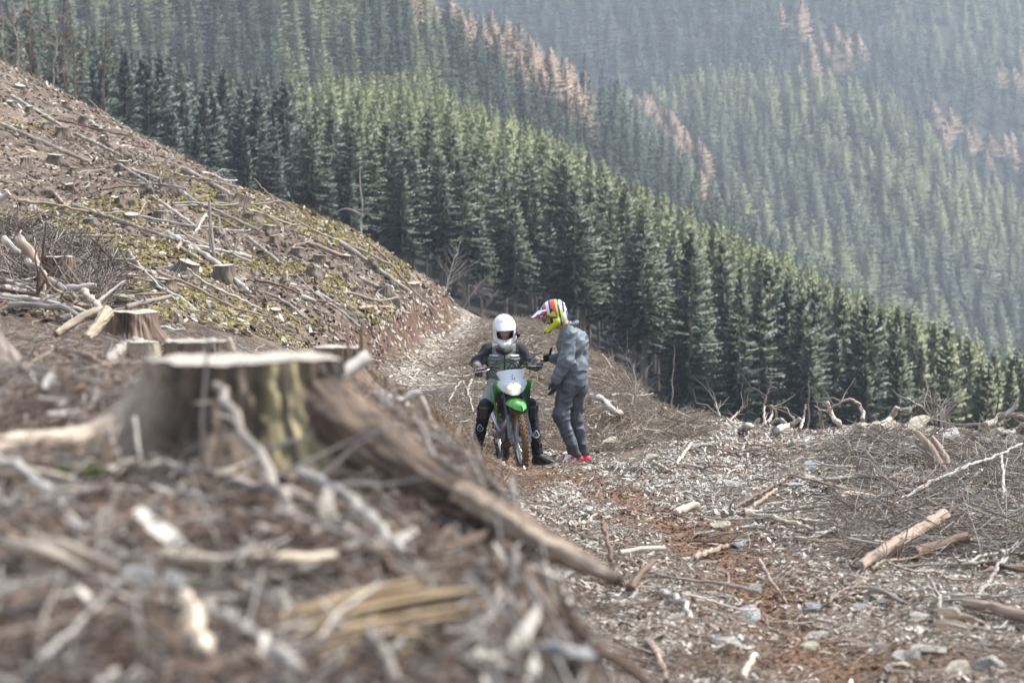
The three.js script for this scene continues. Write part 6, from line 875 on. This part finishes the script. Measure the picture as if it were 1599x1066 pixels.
// ---- the standing person, side on, head bowed, thumb raised
{
  const man = thing('person', 'standing person in grey jacket and multicoloured motocross helmet giving a thumbs up', 'person');
  const F0 = V(-1, 0, 0.12).normalize();
  const neck = J(887, 508, 24.35), sL = J(889, 523, 24.15), sR = J(887, 522, 24.53), eL = J(885, 562, 24.06), wL = J(868, 592, 24.1), eR = J(882, 562, 24.66), wR = J(862, 559, 24.62), chest = J(892, 538, 24.35), belly = J(893, 572, 24.35), hip = J(894, 598, 24.35), hL = J(886, 603, 24.25), hR = J(901, 603, 24.45), kL = J(876.5, 648, 24.2), kR = J(898, 650, 24.47), aL = J(898, 701, 24.22), aR = J(911, 701, 24.45);
  aL.y = ground(aL.x, aL.z) + 0.095; aR.y = ground(aR.x, aR.z) + 0.095;
  const arms = [[sL, eL, 0.088, 0.08], [eL, wL, 0.078, 0.062], [sR, eR, 0.085, 0.075], [eR, wR, 0.07, 0.05]];
  const torso = [[chest.clone().add(V(0, 0, 0.07)), chest.clone().add(V(0, 0, -0.07)), 0.165], [belly.clone().add(V(0, 0, 0.06)), belly.clone().add(V(0, 0, -0.06)), 0.178], [J(892, 592, 24.3), J(892, 592, 24.4), 0.175], [sL, sR, 0.09], [neck.clone().add(V(0.02, -0.02, 0)), chest, 0.072, 0.14], [J(902, 530, 24.42), J(905, 565, 24.42), 0.12, 0.1]];
  const legs = [[hL, kL, 0.112, 0.088], [kL, aL, 0.085, 0.068], [hR, kR, 0.112, 0.088], [kR, aR, 0.082, 0.064], [hip, hL, 0.13, 0.12], [hip, hR, 0.13, 0.12]];
  const hc = J(864.5, 492, 24.35), hm = frame(hc, V(-0.5, 0.86, 0.04), V(-0.84, -0.5, 0.2));
  const neckBone = [[neck.clone().add(V(0.0, -0.03, 0)), hc.clone().add(V(0.045, -0.01, 0)), 0.058, 0.055]];
  const bl = [...arms, ...torso, ...legs, ...neckBone], bg = nets(bones([...thin([...arms, ...torso, ...legs], 0.05), ...neckBone], 0.04), boxOf(bl, 0), 0.016); paint(bg, () => [0.56, 0.3, 0.22]); bg.deleteAttribute('uv'); const hg = headGeo().applyMatrix4(hm); hg.deleteAttribute('uv'); part('body', merge([bg, hg]), skinMat, man);
  const hem = hip.y - 0.0;
  const jf = garment('jacket', [...arms, ...torso.slice(0, 6)], (p, n) => { const t = fbm(p.x * 9, p.y * 7 + p.z * 9, 4, 6), d = fbm(p.x * 40, p.y * 40, 2, 2); return mix3([0.1, 0.12, 0.138], [0.132, 0.154, 0.173], 0.6 * t + 0.4 * d); }, man, shinyCloth, { k: 0.05, cell: 0.01, cut: (p) => hem - 0.02 - p.y + 0.012 * Math.sin(p.x * 30), fold: 1.9 });
  const jm = std({ color: rgb(0.105, 0.125, 0.143), roughness: 0.7 });
  part('collar', tube(new THREE.CatmullRomCurve3([[886, 510, 24.27], [898, 505, 24.3], [901, 503, 24.38], [893, 505, 24.44], [882, 513, 24.4]].map((a) => J(...a))).getPoints(24), (t) => 0.026, 10, 0.1, 3), jm, man); part('hem_band', panel(jf, J(893, 590, 24.3), V(1, 0, 0), V(0, 1, 0), V(0, 0, -1), 0.34, 0.02, 0.006, 14), jm, man); part('sleeve_cuff', tube([wL.clone().lerp(eL, 0.16), wL.clone().lerp(eL, 0.02), wL.clone().lerp(eL, -0.05)], (t) => 0.064 - 0.006 * t, 14), jm, man);
  part('back_seam', panel(jf, J(901, 545, 24.2), V(1, 0, 0), V(0, 1, 0), V(0, 0, -1), 0.006, 0.34, 0.004, 14), jm, man);
  garment('trousers', legs, (p, n) => { const t = fbm(p.x * 18, p.y * 14 + p.z * 9, 4, 9), near = p.z > -24.34, low = p.y < aL.y + 0.13, stripe = near && p.x > 0 && n.z > 0.1 && Math.abs(p.x - lerp(aL.x - 0.02, kL.x + 0.01, (p.y - aL.y) / (kL.y - aL.y)) - 0.05) < 0.016 && p.y < kL.y; if (low) return mix3([0.03, 0.031, 0.035], [0.05, 0.05, 0.055], t); if (stripe) return [0.12, 0.13, 0.155]; return mix3([0.046, 0.051, 0.066], [0.08, 0.086, 0.104], t); }, man, shinyCloth, { k: 0.04, cell: 0.01, cut: (p) => Math.max(p.y - hip.y - 0.06, aL.y - 0.03 - p.y), fold: 2.1 });
  for (const [a, t, near] of [[aL, V(-1, 0, 0.16), true], [aR, V(-1, 0, 0.05), false]]) {
    const bl2 = bootGeo(a, t, 0.235, a.clone().add(V(0, 0.045, 0)), 0.05), g = nets(bones(bl2, 0.028), boxOf(bl2, 0.02), 0.006), tt = t.clone().normalize();
    const shoe = part('shoe', paint(g, (p) => { const s = p.clone().sub(a).dot(tt), y = p.y - a.y, n = fbm(p.x * 26, p.y * 26, 2, 3); if (!near) return [0.55, 0.03, 0.035]; if (s < -0.005) return y < 0.01 ? [0.5, 0.03, 0.035] : [0.3, 0.3, 0.31]; if (s > 0.15) return y < -0.055 ? [0.1, 0.1, 0.11] : [0.3, 0.3, 0.31]; return Math.sin(s * 55 + y * 30) > 0.35 ? [0.55, 0.035, 0.04] : n > 0.5 ? [0.62, 0.62, 0.63] : [0.3, 0.3, 0.32]; }), shinyCloth, man, near ? 'red, white and grey trainer, toe pointing left' : 'red trainer mostly behind the other'); part('sole', soleOf(a, t, 0.245, 0.052, 0.095), B.rubber, shoe);
    for (let i = 0; i < 4; i++) { const c = a.clone().addScaledVector(tt, 0.045 + i * 0.02).add(V(0, 0.012 - i * 0.012, 0)); part('lace', new THREE.TorusGeometry(0.036, 0.0035, 5, 14, Math.PI).rotateY(Math.PI / 2 + Math.atan2(-tt.z, tt.x) + Math.PI / 2).translate(c.x, c.y - 0.012, c.z), B.white, shoe); }
  }
  const black = (p) => { const n = fbm(p.x * 50, p.y * 50, 2, 4); return mix3([0.012, 0.012, 0.014], [0.035, 0.035, 0.038], n); };
  part('glove', paint(gloveGeo(frame(wL.clone().add(V(-0.004, -0.02, 0)), V(-0.16, -1, 0.02), V(-0.75, 0.12, -0.6)), 0.34, [[0.02, 0.022, 0.012], [0.008, 0.03, 0.006], [0.0, 0.024, 0.002]], true, 0.06), black), clothMat, man, 'black gloved hand hanging beside the thigh');
  part('glove', paint(gloveGeo(frame(wR.clone().add(V(0.0, 0.004, 0)), V(-1, 0.05, 0.15), V(0.05, -0.25, 0.95)), 1.42, [[0.03, 0.008, 0.004], [0.034, -0.006, 0], [0.026, -0.008, 0]], false, 0.06), black), clothMat, man, 'black gloved hand with the thumb raised');
  // motocross helmet: swept shell, jutting chin bar, long peak
  const ell = (p, c, a, b, d) => { const q = Math.hypot((p.x - c[0]) / a, (p.y - c[1]) / b, (p.z - c[2]) / d); return (q - 1) * Math.min(a, b, d); };
  const shell = (p) => { const q = V(Math.abs(p.x), p.y, p.z); let d = ell(p, [0, 0.035, -0.015], 0.128, 0.14, 0.155); d = smin(d, ell(p, [0, -0.05, -0.02], 0.112, 0.11, 0.13), 0.04); d = smin(d, capsule(q, V(0.1, -0.075, 0.02), V(0.034, -0.115, 0.15), 0.036, 0.028), 0.035); d = smin(d, capsule(q, V(0, -0.118, 0.16), V(0.032, -0.115, 0.152), 0.029), 0.02); d = smin(d, capsule(q, V(0.03, 0.1, -0.13), V(0.06, 0.06, -0.15), 0.014), 0.03); return Math.max(d, -(p.y + 0.155 - 0.12 * Math.min(0, p.z))); };
  const hole = (p) => Math.max(Math.abs(p.x) - 0.112, p.y - 0.045, -(p.y + 0.075 - 0.1 * Math.abs(p.x)), -(p.z - 0.035 - 0.25 * Math.max(0, p.y)));
  const h = nets((p) => Math.max(shell(p), -(shell(p) + 0.024), -hole(p) - 0.005), new THREE.Box3(V(-0.16, -0.18, -0.2), V(0.16, 0.2, 0.24)), 0.004);
  paint(h, (p) => {
    if (shell(p) < -0.013) return [0.018, 0.018, 0.02];
    const s = p.z, y = p.y, q = s * 0.8 + y * 0.55; const W = [0.66, 0.67, 0.7], R = [0.5, 0.05, 0.022], Y = [0.56, 0.6, 0.012], BL = [0.014, 0.02, 0.13];
    if (y < -0.062 && s > 0.04) return y < -0.128 && s < 0.16 ? BL : Y; if (s > 0.0 && y < 0.05) return Math.abs(y + 0.02 - (s - 0.02) * 0.5) < 0.014 ? BL : Y;
    const band = s * 0.95 + y * 0.34 - Math.abs(p.x) * 0.25; if (band > -0.045 && band < 0.012) return R; if (band >= 0.012 && band < 0.034) return BL; if (band > -0.066 && band <= -0.045) return Y; if (band <= -0.066 && band > -0.088) return BL; if (band > 0.034 && band < 0.07 && y > 0.06) return W; if (band > 0.07 && band < 0.1) return R; if (band < -0.088 && band > -0.118) return y > 0.02 ? W : Y; if (band <= -0.118 && y > -0.02) return Math.sin(band * 90) > 0 ? BL : W; return Math.sin(band * 70 + 1) > 0.1 ? BL : W;
  });
  const helmet = part('helmet', h.applyMatrix4(hm), gelMat, man, 'white, red, blue and yellow motocross helmet');
  const pk = gridMesh(30, 26, (u, v) => { const a = (u - 0.5) * 2.2, r = lerp(0.12, 0.13 + 0.12 * Math.pow(Math.cos(a * 0.66), 1.2), v); return V(Math.sin(a) * r * (0.92 - 0.25 * v), 0.085 + 0.05 * Math.cos(a) * (1 - 0.35 * v) - 0.02 * v + 0.014 * Math.exp(-((a / 0.25) ** 2)) * v, Math.cos(a) * r + 0.01); }, (p, u, v) => { const c = Math.abs(u - 0.5) * 2; if (v > 0.86) return [0.2, 0.006, 0.01]; if (v > 0.55 && c > 0.35 + 0.4 * (1 - v)) return [0.3, 0.01, 0.012]; if (c > 0.72 && v > 0.2) return [0.05, 0.06, 0.2]; if (c < 0.14 || (c > 0.42 && c < 0.5)) return [0.045, 0.06, 0.25]; return [0.78, 0.78, 0.8]; });
  part('peak', merge([pk, pk.clone().translate(0, -0.006, 0)]).applyMatrix4(hm), gelMat, helmet, 'long white helmet peak with a dark red tip'); part('chin_vent', new RoundedBoxGeometry(0.05, 0.022, 0.02, 2, 0.006).translate(0, -0.118, 0.186).applyMatrix4(hm), B.rubber, helmet); part('helmet_screw', merge([-1, 1].map((s) => new THREE.CylinderGeometry(0.014, 0.014, 0.012, 16).rotateZ(Math.PI / 2).translate(s * 0.128, 0.075, 0.02))).applyMatrix4(hm), B.rubber, helmet);
  part('cheek_pad', merge([-1, 1].map((s) => new THREE.SphereGeometry(0.03, 14, 10).scale(0.7, 1.7, 1.3).translate(s * 0.085, -0.055, 0.05))).applyMatrix4(hm), B.seat, helmet);
}
renderer.render(scene, camera);
